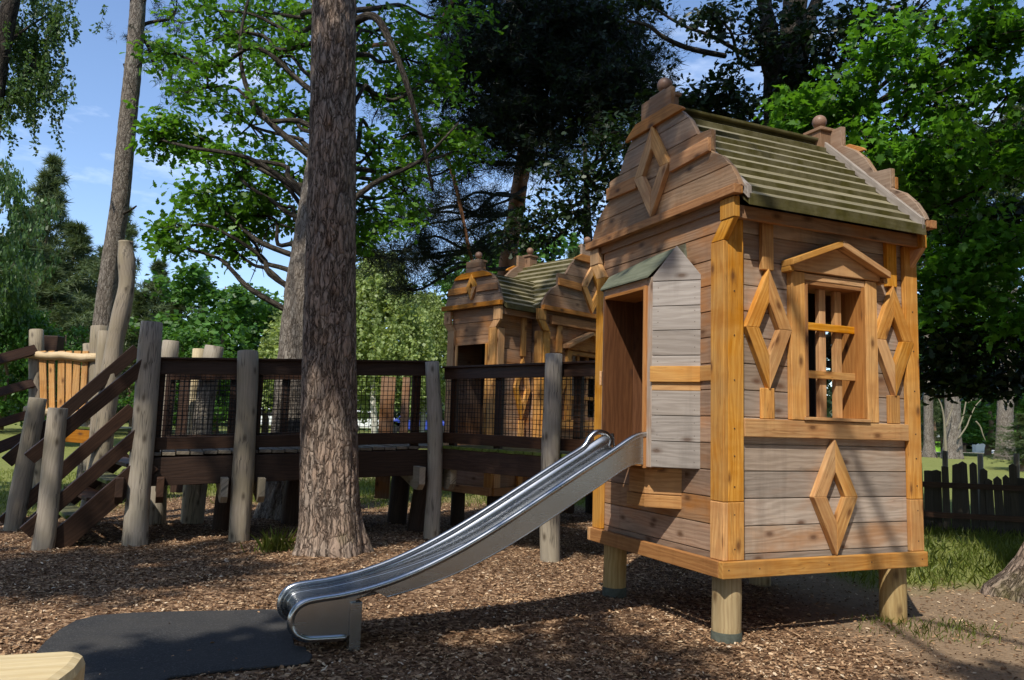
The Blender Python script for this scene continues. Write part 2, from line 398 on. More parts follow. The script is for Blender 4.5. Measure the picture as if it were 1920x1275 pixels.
# rubber safety mat
def px_poly(px): return [ground_at(*p) for p in px]
matpx = [(66, 1232), (76, 1218), (87, 1207), (110, 1187), (140, 1170), (180, 1160), (250, 1155), (333, 1152), (433, 1150), (516, 1148), (535, 1158), (544, 1178), (549, 1200), (552, 1216), (572, 1220), (586, 1236), (580, 1247), (556, 1253), (500, 1257), (433, 1263), (366, 1271), (320, 1277), (290, 1292), (240, 1310), (160, 1310), (95, 1282), (66, 1252)]
P_MAT = px_poly(matpx)
mb = MB(); mb.prism([Vector((p.x, p.y, gz(p.x, p.y)*.2+.006)) for p in P_MAT], (0, 0, .016), X)
rub, nt, out = new_mat('black_rubber_crumb'); q = NT(nt); obj = q.n('TexCoord').outputs['Object']
vo = q.n('TexVoronoi', ins={'Scale': 130.}); q.link(obj, vo.inputs['Vector']); pcx = q.n('SeparateColor'); q.link(vo.outputs['Color'], pcx.inputs[0])
c = q.mix(q.math('MULTIPLY', q.ramp(pcx.outputs[0], [(.75, 0.), (1., 1.)]), .6), (.034, .034, .035), (.11, .11, .105))
c = q.mix(q.ramp(q.noise(obj, 2.2, 5, .65), [(.35, 0.), (.75, .75)]), c, (.062, .058, .053))
b = q.n('BsdfPrincipled', ins={'Roughness': .85, 'Specular IOR Level': .2}); q.link(c, b.inputs['Base Color'])
q.link(q.bump(vo.outputs['Distance'], .5, .006), b.inputs['Normal']); q.link(b.outputs[0], out.inputs[0])
o = mb.build('rubber_mat', rub, bevel=.006); tag(o, 'black rubber safety mat in front of the slide foot', 'safety mat')
# ---------------------------------------------------------------- playhouse pieces (local axes x = along the window wall, y = along the slide wall)
def plank_wall(mb, x0, x1, z0, z1, front, into, axis, pitch=.18, zref=.556, holes=(), mi=0, groove=.007):
    """boards along axis ('x' or 'y'); front = coordinate of the outer face, into = +-thickness direction"""
    th = .024*into; k0 = math.floor((z0-zref)/pitch); z = zref+k0*pitch
    while z < z1-1e-4:
        a, b = max(z, z0), min(z+pitch, z1)
        if b-a > .004:
            cuts = [x0, x1]
            segs = [(x0, x1, a, b)]
            for (hx0, hx1, hz0, hz1) in holes:
                ns = []
                for (s0, s1, c0, c1) in segs:
                    if hx1 <= s0 or hx0 >= s1 or hz1 <= c0 or hz0 >= c1: ns.append((s0, s1, c0, c1)); continue
                    if hx0 > s0: ns.append((s0, hx0, c0, c1))
                    if hx1 < s1: ns.append((hx1, s1, c0, c1))
                    m0, m1 = max(s0, hx0), min(s1, hx1)
                    if hz0 > c0: ns.append((m0, m1, c0, hz0))
                    if hz1 < c1: ns.append((m0, m1, hz1, c1))
                segs = ns
            rn = (random.random(), random.random()); off = random.uniform(-.0015, .0015)
            for (s0, s1, c0, c1) in segs:
                lo = c0+(groove if c0 == a and a > z0 else 0)
                for (f0, f1, l) in ((front+off, front+th*.6, lo), (front+th*.6, front+th, c0)):
                    if axis == 'x': mb.box(s0, s1, min(f0, f1), max(f0, f1), l, c1, X, mi, rn)
                    else: mb.box(min(f0, f1), max(f0, f1), s0, s1, l, c1, Y_, mi, rn)
        z += pitch
def diamond(mb, cc, hu, hv, w, u, v, n, t, mi=0):
    """four mitred arms; cc centre on the back plane, u/v in-plane axes, n outward, t thickness"""
    cc, u, v, n = Vector(cc), Vector(u), Vector(v), Vector(n)
    k = 1-w*math.hypot(hu, hv)/(hu*hv)
    hu2, hv2 = hu*k, hv*k
    for su, sv in ((1, 1), (-1, 1), (1, -1), (-1, -1)):
        tip, sd = v*hv*sv, u*hu*su; ti, si = v*hv2*sv, u*hu2*su
        g = .0015*(u*su)
        mb.prism([cc+tip+g, cc+sd, cc+si, cc+ti+g], n*(t*random.uniform(.96, 1.04)), tip-sd, mi)
PROFILE = [(.98, .0), (.955, .06), (.90, .15), (.80, .255), (.685, .32), (.685, .485), (.53, .50), (.445, .64), (.335, .745), (.205, .83), (.205, .995)]
PROFILE2 = [(.98, .0), (.90, .20), (.84, .36), (.75, .50), (.62, .63), (.40, .72), (.27, .75), (.27, .98)]
def gable(root, org, u, n, hw, h, name='gable', wood_=None, dia=(.235, .365), rows=6, step=True, prof=None):
    """curved stepped gable; org = middle of its foot on the outer face, u = to its right, n = outward, hw half width, h height"""
    org, u, n = Vector(org), Vector(u), Vector(n); su, sh = hw/.98, h/.995
    pf = [(a*su, b*sh) for a, b in (prof or PROFILE)]
    def half(z):    # half width at height z
        w = 0
        for (a, b), (c, d) in zip(pf, pf[1:]):
            if min(b, d) <= z <= max(b, d) and abs(d-b) > 1e-6:
                w = max(w, a+(c-a)*(z-b)/(d-b))
        return w or pf[-1][0]
    mb = MB()
    zs = [p[1] for p in pf]; H_ = zs[-1]
    pitch = .165*sh; z = 0
    while z < H_-1e-3:
        z2 = min(z+pitch, H_)
        if H_-z2 < .03: z2 = H_
        lv = sorted(set([z+.005, z2]+[b for b in zs if z+.006 < b < z2-.001]))
        R_, L_ = [], []
        for k, zz in enumerate(lv):
            e = 1e-4
            w0, w1 = half(zz-e) if k else half(zz+e), half(min(zz+e, H_-e)) if k < len(lv)-1 else half(zz-e)
            R_.append((w0, zz));
            if abs(w1-w0) > .01: R_.append((w1, zz))
        L_ = [(-a, b) for a, b in R_][::-1]
        mb.prism([org-n*.03+u*a+Z*b for a, b in R_+L_], n*.03, u)
        z = z2
    # dark backing
    pr = [(a-.004, b) for a, b in pf]; pl = [(-a, b) for a, b in pr][::-1]
    mb.prism([org-n*.045+u*a+Z*b for a, b in pr+pl], n*.014, u)
    g = mb.build(name, wood_ or GABLE, root, bevel=.003)
    t = MB()
    t.prism([org+u*(-hw-.015)+Z*(-.062), org+u*(hw+.015)+Z*(-.062), org+u*(hw+.015)+Z*.0, org+u*(-hw-.015)+Z*.0], n*.055, u)
    t.prism([org-n*.03+u*(-hw)+Z*(-.055), org-n*.03+u*hw+Z*(-.055), org-n*.03+u*hw+Z*(-.002), org-n*.03+u*(-hw)+Z*(-.002)], n*.029, u)
    if prof:
        di = dia[0]*su
        for sg in (-1, 1): t.prism([org+u*(sg*di*.95)+Z*(.25*sh), org+u*(sg*.86*su)+Z*(.25*sh), org+u*(sg*.83*su)+Z*(.40*sh), org+u*(sg*di*.95)+Z*(.40*sh)], n*.028, u)
        t.prism([org-u*(.64*su)+Z*(.58*sh), org+u*(.64*su)+Z*(.58*sh), org+u*(.55*su)+Z*(.655*sh), org+u*(.36*su)+Z*(.715*sh), org-u*(.36*su)+Z*(.715*sh), org-u*(.55*su)+Z*(.655*sh)], n*.03, u)
    elif step:   # middle and top boards, shaped ends
        zb, zt = .30*sh, .405*sh
        w = pf[4][0]+.005; di = dia[0]*su
        t.prism([org+u*di*.98+Z*zb, org+u*w+Z*(zb+.02), org+u*w+Z*(zt+.015), org+u*di*.98+Z*zt], n*.030, u)
        t.prism([org-u*di*.98+Z*zb, org-u*w+Z*(zb+.02), org-u*w+Z*(zt+.015), org-u*di*.98+Z*zt], n*.030, u)
        za, zc = .735*sh, .835*sh
        t.prism([org-u*(.40*su)+Z*za, org+u*(.40*su)+Z*za, org+u*(.37*su)+Z*(za+.03), org+u*(.24*su)+Z*zc, org-u*(.24*su)+Z*zc, org-u*(.37*su)+Z*(za+.03)], n*.032, u)
    t.build('gable_trim', HONEY2, g, bevel=.004)
    d = MB(); diamond(d, org+Z*(.372*sh), dia[0]*su, dia[1]*sh, .098*sh, u, Z, n, .042)
    d.build('diamond_trim', HONEY, g, bevel=.004)
    return g, H_
def finial(root, p, u, n, s=1.0):
    p, u, n = Vector(p), Vector(u), Vector(n)
    mb = MB()
    a = .085*s
    mb.prism([p+u*a-n*.046, p-u*a-n*.046, p-u*a-n*.16, p+u*a-n*.16], Z*(-.2), Z)
    mb.prism([p+u*(a+.02)-n*.01, p-u*(a+.02)-n*.01, p-u*(a+.02)-n*.175, p+u*(a+.02)-n*.175], Z*.028, u)
    o = mb.build('finial_block', GABLE, root, bevel=.004)
    b = MB(); c = p-n*.085+Z*(.03+.022+.058*s)
    b.tube([p-n*.085+Z*.028, p-n*.085+Z*(.06)], [.03*s, .022*s], 14)
    b.ball(c, .062*s)
    b.build('ball_finial', BALLM, o, smooth=True)
def slat_roof(root, e0, e1, ridge0, ridge1, rows, name='roof', over=.0):
    """lapped boards from the eave e0-e1 up to the ridge"""
    mb = MB()
    e0, e1, r0, r1 = Vector(e0), Vector(e1), Vector(ridge0), Vector(ridge1)
    for k in range(rows):
        f0, f1 = k/rows, (k+1.25)/rows
        a0, a1 = e0.lerp(r0, f0), e1.lerp(r1, f0); b0, b1 = e0.lerp(r0, min(f1, 1)), e1.lerp(r1, min(f1, 1))
        d = (r0-e0).normalized(); along = (e1-e0).normalized()
        n = along.cross(d)
        if n.z < 0: n = -n
        lift = n*.050; lo = n*.004
        j = random.uniform(-.004, .004)
        ex = along*j; up_ = Z*(.050+random.uniform(-.006, .006))
        a0 = a0+ex; nx = e0.lerp(r0, min((k+1)/rows, 1))+ex; hz = Vector((d.x, d.y, 0)).normalized()
        mb.prism([a0-Z*.03, a0+up_, a0+up_+hz*.012, nx+Z*.022+hz*.02, nx-Z*.03+hz*.02], a1-e0.lerp(r0, f0), along)
    return mb.build(name, ROOFW, root, bevel=.004)
def post_leg(root, x, y, z1, r=.095, mat=POLE, z0=-.25, tar=True, name='leg'):
    mb = MB(); mb.tube([(x, y, z0), (x, y, .09), (x+.004, y, z1*.6), (x, y, z1)], [r*1.02, r*1.01, r, r*.98], 22, rough=.04, seed=x*3+y)
    o = mb.build(name, mat, root)
    if tar:
        t = MB(); t.tube([(x, y, z0), (x, y, .055), (x, y, .062)], [r*1.05, r*1.05, r*1.0], 22, False, rough=.04, seed=x*3+y); t.build('tar_band', TAR, o)
    return o
# ---------------------------------------------------------------- main playhouse
TH = .4113; C0 = Vector((1.3855, 5.1034, 0)); U = Vector((math.cos(TH), math.sin(TH), 0)); Wv = Vector((-math.sin(TH), math.cos(TH), 0))
def H2W(i, j, z=0): return C0+U*i+Wv*j+Z*z
A, B, JC = 1.865, 1.76, .88
house = empty('playhouse', 'tall near playhouse on round legs with honey coloured trim and a slide', 'playhouse', C0, TH)
ZB, ZT, ZE = .42, .526, 2.86
# legs
for (i, j) in ((.15, .15), (A-.17, .17), (.17, B-.17), (A-.17, B-.17)): post_leg(house, i, j, ZB+.06, tar=i < .5)
# floor and base trim
mb = MB()
for k in range(9): mb.box(.08+k*.19, .08+k*.19+.185, .09, B-.09, 1.04, 1.07, Y_)
mb.box(.1, A-.1, .1, B-.1, ZB+.03, ZB+.05, X)
mb.build('floor', HONEY2, house)
for nm, args in (('a', (0.0, A, 0.0, .045)), ('b', (0, A, B-.045, B))):
    t = MB(); t.box(args[0], args[1], args[2], args[3], ZB, ZT, X); t.build('base_trim', HONEY, house, bevel=.005)
for x0 in (0., A-.045):
    t = MB(); t.box(x0, x0+.045, .047, B-.047, ZB, ZT, Y_); t.build('base_trim', HONEY if x0 > 1 else HONEY2, house, bevel=.005)
# window wall (faces the camera to the right)
WIN = (.74, 1.315, 1.475, 2.44)
mb = MB(); plank_wall(mb, .075, A-.075, ZT-.01, ZE, .07, 1, 'x', holes=[WIN])
mb.build('wall', GREY, house, bevel=.0025)
mb = MB(); plank_wall(mb, .075, A-.075, ZT-.01, ZE, B-.07, -1, 'x', holes=[(.70, 1.2, 1.5, 2.4)])
mb.build('wall', BROWN, house)
DOOR = (.63, 1.24, 1.09, 2.40)
mb = MB(); plank_wall(mb, .095, B-.095, ZT-.01, ZE+.06, .07, 1, 'y', holes=[(.5, 1.30, 1.09, 2.40)])
mb.build('wall', BROWN, house, bevel=.0025)
mb = MB(); plank_wall(mb, .095, B-.095, ZT-.01, ZE+.06, A-.07, -1, 'y', holes=[(.56, 1.0, 1.09, 2.3)])
mb.build('wall', BROWN, house)
# inner lining in dark brown, the unlit inside put into its colour
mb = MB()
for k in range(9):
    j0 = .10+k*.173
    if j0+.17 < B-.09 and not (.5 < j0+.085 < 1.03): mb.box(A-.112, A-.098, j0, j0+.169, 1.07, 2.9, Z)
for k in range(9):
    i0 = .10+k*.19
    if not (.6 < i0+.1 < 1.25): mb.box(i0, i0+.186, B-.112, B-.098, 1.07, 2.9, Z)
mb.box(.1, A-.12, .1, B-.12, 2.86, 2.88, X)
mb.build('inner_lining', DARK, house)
# corner posts
def corner(i0, i1, j0, j1, z0, z1, m=HONEY):
    t = MB(); t.box(i0, i1, j0, j1, z0, z1, Z); return t.build('corner_post', m, house, bevel=.005)
J1 = .67+.20
for (i0, i1) in ((.071, .20), (A-.13, A)):
    corner(i0, i1, .028, .068, ZT+.002, .90); corner(i0, i1, .030, .068, .903, ZE-.06)
for (j0, j1) in ((.028, .165), (B-.165, B-.03)):
    corner(.028, .0685, j0, j1, ZT+.002, .90); corner(.030, .0685, j0, j1, .903, 2.64)
    corner(A-.0685, A-.03, j0+(.045 if j0 < .5 else 0), j1-(.045 if j0 > .5 else 0), ZT+.002, 2.64)
# kinked brackets carrying the eaves on both gable walls
for ic, sgn in ((.030, 1), (A-.072, 1)):
    for side in (0, 1):
        jj = (lambda v: v) if side == 0 else (lambda v: B-v)
        k = MB()
        k.prism([(ic, jj(.03), 2.642), (ic, jj(.165), 2.642), (ic, jj(.055), 2.775), (ic, jj(-.08), 2.775)], (.042, 0, 0), (0, jj(-.08)-jj(.03), .13))
        k.prism([(ic-.006, jj(-.085), 2.776), (ic-.006, jj(.06), 2.776), (ic-.006, jj(.06), 2.915), (ic-.006, jj(-.085), 2.915)], (.05, 0, 0), Z)
        k.build('eave_bracket', HONEY, house, bevel=.004)
# fascia under the eaves
for j0, j1 in ((-.045, -.01), (B+.01, B+.045)):
    f = MB(); f.box(.06, A-.05, j0, j1, 2.785, 2.875, X); f.build('fascia_board', BROWN, house, bevel=.004)
    f = MB(); f.box(.05, A-.05, min(j0, j1) if j0 > 0 else j1, (j0 if j0 > 0 else .07) if j0 < 0 else j1, 2.872, 2.884, X) if j0 < 0 else f.box(.05, A-.05, B-.07, j0, 2.872, 2.884, X)
    f.build('soffit_board', BROWN, house)
# mid rail, stems and diamonds of the window wall
t = MB(); t.box(.203, A-.133, .026, .069, 1.328, 1.449, X); t.build('mid_rail', HONEY, house, bevel=.005)
def stem(ic):
    for z0, z1 in ((1.452, 1.66), (2.475, 2.845)):
        s = MB(); s.box(ic-.05, ic+.05, .032, .069, z0, z1, Z); d = s.build('stem_trim', HONEY, house, bevel=.004)
    k = MB(); diamond(k, (ic, .069, 2.067), .20, .415, .102, X, Z, -Y_, .047); k.build('diamond_trim', HONEY, d, bevel=.004)
stem(.415); stem(1.605)
k = MB(); diamond(k, (1.0, .069, .927), .205, .398, .105, X, Z, -Y_, .047); k.build('diamond_trim', HONEY, house, bevel=.004)
# window: frame, deep reveal, lattice, sill, pediment
wf = MB()
wf.box(.61, .735, .022, .069, 1.452, 2.49, Z); wf.box(1.32, 1.43, .022, .069, 1.452, 2.49, Z); wf.box(.74, 1.315, .030, .069, 2.44, 2.488, X)
win = wf.build('window', HONEY, house, bevel=.005)
rv = MB()
rv.box(.741, .768, .028, .30, 1.478, 2.438, Z); rv.box(1.287, 1.314, .028, .30, 1.478, 2.438, Z); rv.box(.77, 1.285, .034, .30, 2.41, 2.437, X)
rv.build('window_reveal', HONEY2, win, bevel=.003)
sl = MB(); sl.box(.715, 1.335, .012, .30, 1.4525, 1.4755, X); sl.build('window_sill', HONEY, win, bevel=.004)
la = MB()
for i0, w in ((.80, .062), (.967, .062), (1.12, .062)): la.box(i0, i0+w, .125, .165, 1.478, 2.408, Z)
for z0 in (1.754, 2.099): la.box(.77, 1.286, .1, .124, z0, z0+.054, X)
la.build('window_lattice', HONEY, win, bevel=.003)
pd = MB()
pk, zl, zr = (1.02, 2.735), 2.50, 2.50
pd.prism([(.60, .012, 2.497), (1.455, .012, 2.497), (1.455, .012, 2.53), (1.025, .012, 2.69), (.60, .012, 2.53)], (0, .055, 0), X)
pdo = pd.build('pediment', HONEY, win, bevel=.004)
pr = MB()
for s in (-1, 1):
    e = Vector((1.025+s*.465, -.055, 2.515)); a = Vector((1.025, -.055, 2.695))
    n = Vector((-(a.z-e.z)*s, 0, abs(a.x-e.x))).normalized()
    n = Vector((0, 0, 1)) if n.z < .1 else n
    pr.prism([e, a, a+Z*.047, e+Z*.045-X*s*.0], (0, .12, 0), a-e)
pr.build('pediment_cap', HONEY, pdo, bevel=.004)
for i0, i1 in ((.56, .60), (1.455, 1.495)):
    t = MB(); t.box(i0, i1, -.02, .066, 2.478, 2.515, Y_); t.build('pediment_corbel', HONEY, pdo, bevel=.004)
# gables
gable(house, (.05, JC, 2.985), -Y_, -X, .99, 1.0)
gable(house, (A-.05+.03, JC, 2.985), Y_, X, .99, 1.0)
finial(house, (.05, JC, 2.985+.99), -Y_, -X); finial(house, (A-.02, JC, 2.985+.99), Y_, X)
# upper wall strip behind the gable trim
for i0 in (.052, A-.077):
    t = MB(); t.box(i0, i0+.02, -.08, B+.08, 2.86, 2.925, Y_); t.build('head_board', BROWN, house)
# roof
RZ = 3.86
for s in (0, 1):
    ja = -.13 if s == 0 else B+.13
    slat_roof(house, (.11, ja, 2.885), (A-.09, ja, 2.885), (.11, JC, RZ), (A-.09, JC, RZ), 10)
    jb = ja+(.03 if s == 0 else -.03)
    for i0 in (.10, A-.135):
        g = MB(); g.prism([(i0, ja, 2.90), (i0, JC, RZ+.02), (i0, JC, RZ+.095), (i0, ja, 2.985)], (.036, 0, 0), (0, JC-ja, .95)); g.build('barge_board', SILVER, house, bevel=.004)
t = MB(); t.box(.13, A-.14, JC-.06, JC+.06, RZ+.028, RZ+.052, X); t.build('ridge_board', ROOFW, house, bevel=.005)
# bay with the slide door: two canted panels and the door front
BI, J0, Ja, Jb, J9 = -.171, .325, .566, 1.262, 1.503
ZBB, ZBT = 1.092, 2.455
nC = Vector((-1, -1, 0)).normalized(); tC = Vector((-1, 1, 0)).normalized(); LC = (Vector((BI, Ja, 0))-Vector((.07, J0, 0))).length
def cant(p0, t, n, name, pk=2.675):
    mb = MB(); z = ZBB
    zsp = [ZBB, 1.275, 1.455, 1.632, 1.70, 1.88, 2.06, 2.235, 2.415]
    for a, b in zip(zsp, zsp[1:]):
        if abs(a-1.632) < .01: continue
        mb.prism([p0+Z*(a+.005), p0+t*LC+Z*(a+.005), p0+t*LC+Z*b, p0+Z*b], -n*.024, t)
    mb.prism([p0+Z*2.42, p0+t*LC+Z*2.42, p0+t*LC+Z*2.455, p0+t*LC*.5+Z*pk, p0+Z*2.455], -n*.024, t)
    mb.prism([p0+Z*ZBB-n*.028, p0+t*LC+Z*ZBB-n*.028, p0+t*LC+Z*2.45-n*.028, p0+Z*2.45-n*.028], -n*.012, t)
    w = mb.build(name, SILVER, house, bevel=.0025)
    b = MB(); b.prism([p0+Z*1.694-t*.0+n*.002, p0+t*(LC+.01)+Z*1.694+n*.002, p0+t*(LC+.01)+Z*1.806+n*.002, p0+Z*1.806+n*.002], n*.018, t); b.prism([p0+Z*1.634, p0+t*LC+Z*1.634, p0+t*LC+Z*1.694, p0+Z*1.694], -n*.024, t)
    b.build('bay_band', HONEY, w, bevel=.003)
cant(Vector((.07, J0, 0)), tC, nC, 'bay_panel')
cant(Vector((.07, J9, 0)), Vector((-1, -1, 0)).normalized(), Vector((-1, 1, 0)).normalized(), 'bay_panel', 2.56)
b = MB(); b.box(.055, .069, .168, J0-.002, 1.70, 1.806, Y_); b.build('bay_band', HONEY, house, bevel=.003)
mb = MB(); mb.box(BI, BI+.024, Ja, .628, ZBB, 2.455, Z); mb.box(BI, BI+.024, 1.242, Jb, ZBB, 2.455, Z); mb.box(BI, BI+.024, .63, 1.24, 2.40, 2.455, Y_)
mb.build('bay_front', GREY, house, bevel=.0025)
df = MB(); df.box(BI-.022, .10, .630, .655, ZBB-.01, 2.398, Z); jb = MB(); jb.box(BI-.012, .085, 1.215, 1.2395, ZBB, 2.398, Z); jb.box(.089, .245, 1.217, 1.2395, ZBB, 2.398, Z); jb.box(.249, .342, 1.215, 1.2395, ZBB, 2.398, Z); df.box(BI-.016, .10, .656, 1.214, 2.372, 2.3975, Y_)
jb.box(.345, .37, 1.08, 1.32, 1.07, 2.5, Z); jb.box(.345, .37, .93, 1.076, 1.07, 2.5, Z)
jb.build('door_jamb', wood('shaded_jamb_wood', (.20, .08, .028), (.10, .036, .012), tone=(.75, 1.2)), house, bevel=.003)  # shade of the door recess put into a darker wood colour
df.build('door_frame', HONEY2, house, bevel=.003)
fl = MB(); fl.box(BI+.026, .068, Ja+.06, Jb-.06, ZBB-.02, ZBB-.002, Y_); fl.build('bay_floor', HONEY2, house)
br = MB()
E1, E2 = Vector((BI-.03, Ja+.02, 2.462)), Vector((BI-.03, Jb, 2.462)); K1 = Vector((-.040, .468, 2.668)); K2 = Vector((-.04, 1.40, 2.60)); G1, G2, G3 = Vector((.069, .50, 2.715)), Vector((.069, .98, 2.695)), Vector((.069, 1.52, 2.60))
br.prism([E1, E2, K2, K1], (0, 0, -.012), Y_); br.prism([K1, K2, G3, G2, G1], (0, 0, -.012), Y_)
br.prism([E2, K2, G3, Vector((.069, 1.50, 2.46))], (0, 0, -.01), Y_)
br.prism([K1-X*.0, G1, Vector((.069, .46, 2.45)), Vector((-.03, .46, 2.45))], (0, .012, 0), X)
br.build('bay_roof', MOSSR, house)
# bracket under the bay
bk = MB()
bk.prism([(.069, .53, .80), (-.12, .72, .80), (-.12, .96, .80), (.069, .96, .80)], (0, 0, .092), tC)
bk.prism([(.069, .53, .896), (-.12, .72, .896), (-.12, .93, .896), (.069, .93, .896)], (0, 0, .192), tC)
bk.build('bay_bracket', HONEY, house, bevel=.006)
# bolts / nail heads
nl = MB()
for zz in (1.14, 1.22, 1.32, 1.41, 1.5, 1.6, 1.76, 1.84, 1.94, 2.02, 2.12, 2.2, 2.29, 2.37):
    for f in (.12, .88):
        p = Vector((.07, J0, zz))+tC*LC*f; nl.tube([p-nC*.004, p+nC*.001], .003, 8)
for ii in (.12, A-.06):
    for zz in (.6, .82, 1.0, 1.2, 1.38, 1.7, 2.0, 2.3): nl.tube([(ii, .033, zz), (ii, .0265, zz)], .005, 8)
for ii in (.05, .3, .9, 1.3, A-.06): nl.tube([(ii, .004, .475), (ii, -.0015, .475)], .005, 8)
nl.build('nail_heads', simple('rusty_nail', (.06, .04, .03), .6), house)
# ---------------------------------------------------------------- slide (same local axes)
slide = empty('slide', 'curved stainless steel slide running down from the playhouse door', 'slide', C0, TH)
rail = [(-.16, 1.325), (-.26, 1.30), (-.416, 1.209), (-.56, 1.125), (-.714, 1.036), (-.961, .890), (-1.202, .748), (-1.43, .622), (-1.652, .514), (-1.864, .428), (-2.071, .365), (-2.269, .327), (-2.41, .313), (-2.49, .300), (-2.54, .272), (-2.570, .222), (-2.570, .165), (-2.54, .12), (-2.49, .094), (-2.43, .086), (-2.25, .082)]
def cr_spline(p, n=5):
    out_ = []
    for k in range(len(p)-1):
        a, b, c, d = (Vector(p[max(0, min(len(p)-1, k+e))]) for e in (-1, 0, 1, 2))
        for s in range(n):
            t = s/n; out_.append(.5*((2*b)+(-a+c)*t+(2*a-5*b+4*c-d)*t*t+(-a+3*b-3*c+d)*t**3))
    out_.append(Vector(p[-1])); return out_
rs = cr_spline(rail)
JN, JF = .64, 1.10
def rail_tube(j, pts, loop_end=False):
    mb = MB(); P3 = [Vector((p[0], j, p[1])) for p in pts]
    mb.tube(P3, .021, 12); return mb
rail_tube(JN, rs).build('near_rail', STEEL, slide, smooth=False)
far = cr_spline([(-.20, 1.215), (-.185, 1.27), (-.225, 1.315), (-.30, 1.325), (-.36, 1.285)]+rail[2:])
rail_tube(JF, far).build('far_rail', STEEL, slide)
# bed: follows the rail, deeper at the top
top = [p for p in rs]
def off(k):
    x = top[k][0]
    return .045+.095*sstep(-2.2, -1.1, x)
bed = []
for k in range(len(top)):
    p = top[k]; a = top[max(0, k-1)]; c = top[min(len(top)-1, k+1)]; t = (c-a).normalized(); n = Vector((-t.y, t.x))
    n = Vector((-t.y, t.x))
    if k == 0: n = Vector((0, -1))
    bed.append(p+n*off(k))
mb = MB()
nb = len(bed)
cut = nb-6
prof = [(JN+.010, 'rim'), (JN+.015, .010), (JN+.026, 0.), (JF-.026, 0.), (JF-.015, .010), (JF-.010, 'rim')]
for s0 in range(5):
    base_ = len(mb.v)
    for k in range(cut):
        n = (top[k]-bed[k]).normalized()
        for j, h in (prof[s0], prof[s0+1]):
            q2 = bed[k]+n*(off(k)*.95 if h == 'rim' else h); mb.v.append(Vector((q2[0], j, q2[1])))
    for k in range(cut-1):
        i0 = base_+k*2; mb.face([i0, i0+2, i0+3, i0+1], [(0, 0)]*4, (.5, .5), 0, True)
bo = mb.build('slide_bed', STEEL, slide)
sm = bo.modifiers.new('sol', 'SOLIDIFY'); sm.thickness = .004; sm.offset = 0
# side cheeks: from the rail down to the lower edge, closed round nose
low = [(-.16, 1.104), (-.288, 1.103), (-.536, .965), (-.874, .768), (-1.197, .588), (-1.5, .448), (-1.789, .352), (-2.014, .300)]
for j, nm in ((JN-.006, 'side_panel'), (JF+.003, 'side_panel')):
    mb = MB()
    up = [p for p in rs if p[0] > -2.13 and p[1] > .3]; lo = cr_spline(low)
    m = 40; ups = []; los = []
    def resample(L, m):
        d = [0]
        for a, b in zip(L, L[1:]): d.append(d[-1]+(b-a).length)
        o = []
        for k in range(m+1):
            s = d[-1]*k/m; i = 0
            while i < len(d)-2 and d[i+1] < s: i += 1
            f = (s-d[i])/max(1e-9, d[i+1]-d[i]); o.append(L[i].lerp(L[i+1], f))
        return o
    U2, L2 = resample(up, m), resample(lo, m)
    for k in range(m+1): mb.v += [Vector((U2[k][0], j, U2[k][1]-.005)), Vector((L2[k][0], j, L2[k][1]))]
    for k in range(m): mb.face([2*k, 2*k+1, 2*k+3, 2*k+2], [(0, 0)]*4, (.5, .5), 0, False)
    nose = [p for p in rs if p[0] <= -2.05]
    b0 = len(mb.v); mb.v += [Vector((p[0], j+.002, p[1])) for p in nose]+[Vector((-2.235, j+.002, .09)), Vector((-2.20, j+.002, .30)), Vector((-2.06, j+.002, .355))]
    mb.face(list(range(b0, len(mb.v))), [(0, 0)]*(len(mb.v)-b0), (.5, .5), 0, False)
    o = mb.build(nm, STEEL, slide); s_ = o.modifiers.new('sol', 'SOLIDIFY'); s_.thickness = .005; s_.offset = 0
# folded return lip along the lower edge, support leg
mb = MB(); L3 = cr_spline(low)
mb.tube([Vector((p[0], JN-.004, p[1])) for p in L3], .006, 8); mb.build('lower_lip', STEEL, slide)
lg = MB()
lg.prism([(-2.235, JN-.028, -.2), (-2.165, JN-.028, -.2), (-2.165, JN+.04, -.2), (-2.235, JN+.04, -.2)], (0, 0, .485), Z)
lg.build('support_leg', STEEL, slide, bevel=.004)
lg = MB(); lg.prism([(-2.235, JF-.04, -.2), (-2.165, JF-.04, -.2), (-2.165, JF+.028, -.2), (-2.235, JF+.028, -.2)], (0, 0, .485), Z); lg.build('support_leg', STEEL, slide, bevel=.004)
# ---------------------------------------------------------------- boardwalk
def log_post(mb, base, top, r0, r1, seed, bend=.03, seg=18):
    base, top = Vector(base), Vector(top); pts = []; rad = []
    s = Vector((noise.noise((seed, 0, 0)), noise.noise((0, seed, 0)), 0))
    for k in range(13):
        f = k/12; w = math.sin(f*math.pi)*bend+math.sin(f*2.3*math.pi+seed)*bend*.35
        pts.append(base.lerp(top, f)+s.normalized()*w); rad.append((r0+(r1-r0)*f)*(1+.05*noise.noise((seed*3, f*4, 2))))
    rad[-1] *= .985
    pts.append(pts[-1]+(pts[-1]-pts[-2]).normalized()*.006); rad.append(rad[-1]*.93)
    mb.tube(pts, rad, seg, True, rough=.10, seed=seed)
walk = empty('boardwalk', 'raised dark brown boardwalk with netted railings on grey log posts behind the big trunk', 'boardwalk', (0, 0, 0))
posts = [((-3.87, 8.36), (-3.884, 8.36, 2.345), .128, .112, 1.1), ((-2.915, 8.72), (-2.95, 8.72, 2.09), .116, .112, 2.3), ((-.874, 9.43), (-.95, 9.43, 2.085), .098, .088, 3.7), ((.46, 8.13), (.44, 8.13, 2.105), .104, .088, 4.2)]
for b_, t_, r0, r1, sd_ in posts:
    mb = MB(); log_post(mb, (b_[0], b_[1], -.3), t_, r0, r1, sd_); o = mb.build('post', LOG, walk)
def line(p, q_): p, q_ = Vector(p), Vector(q_); return p, q_, (q_-p).normalized()
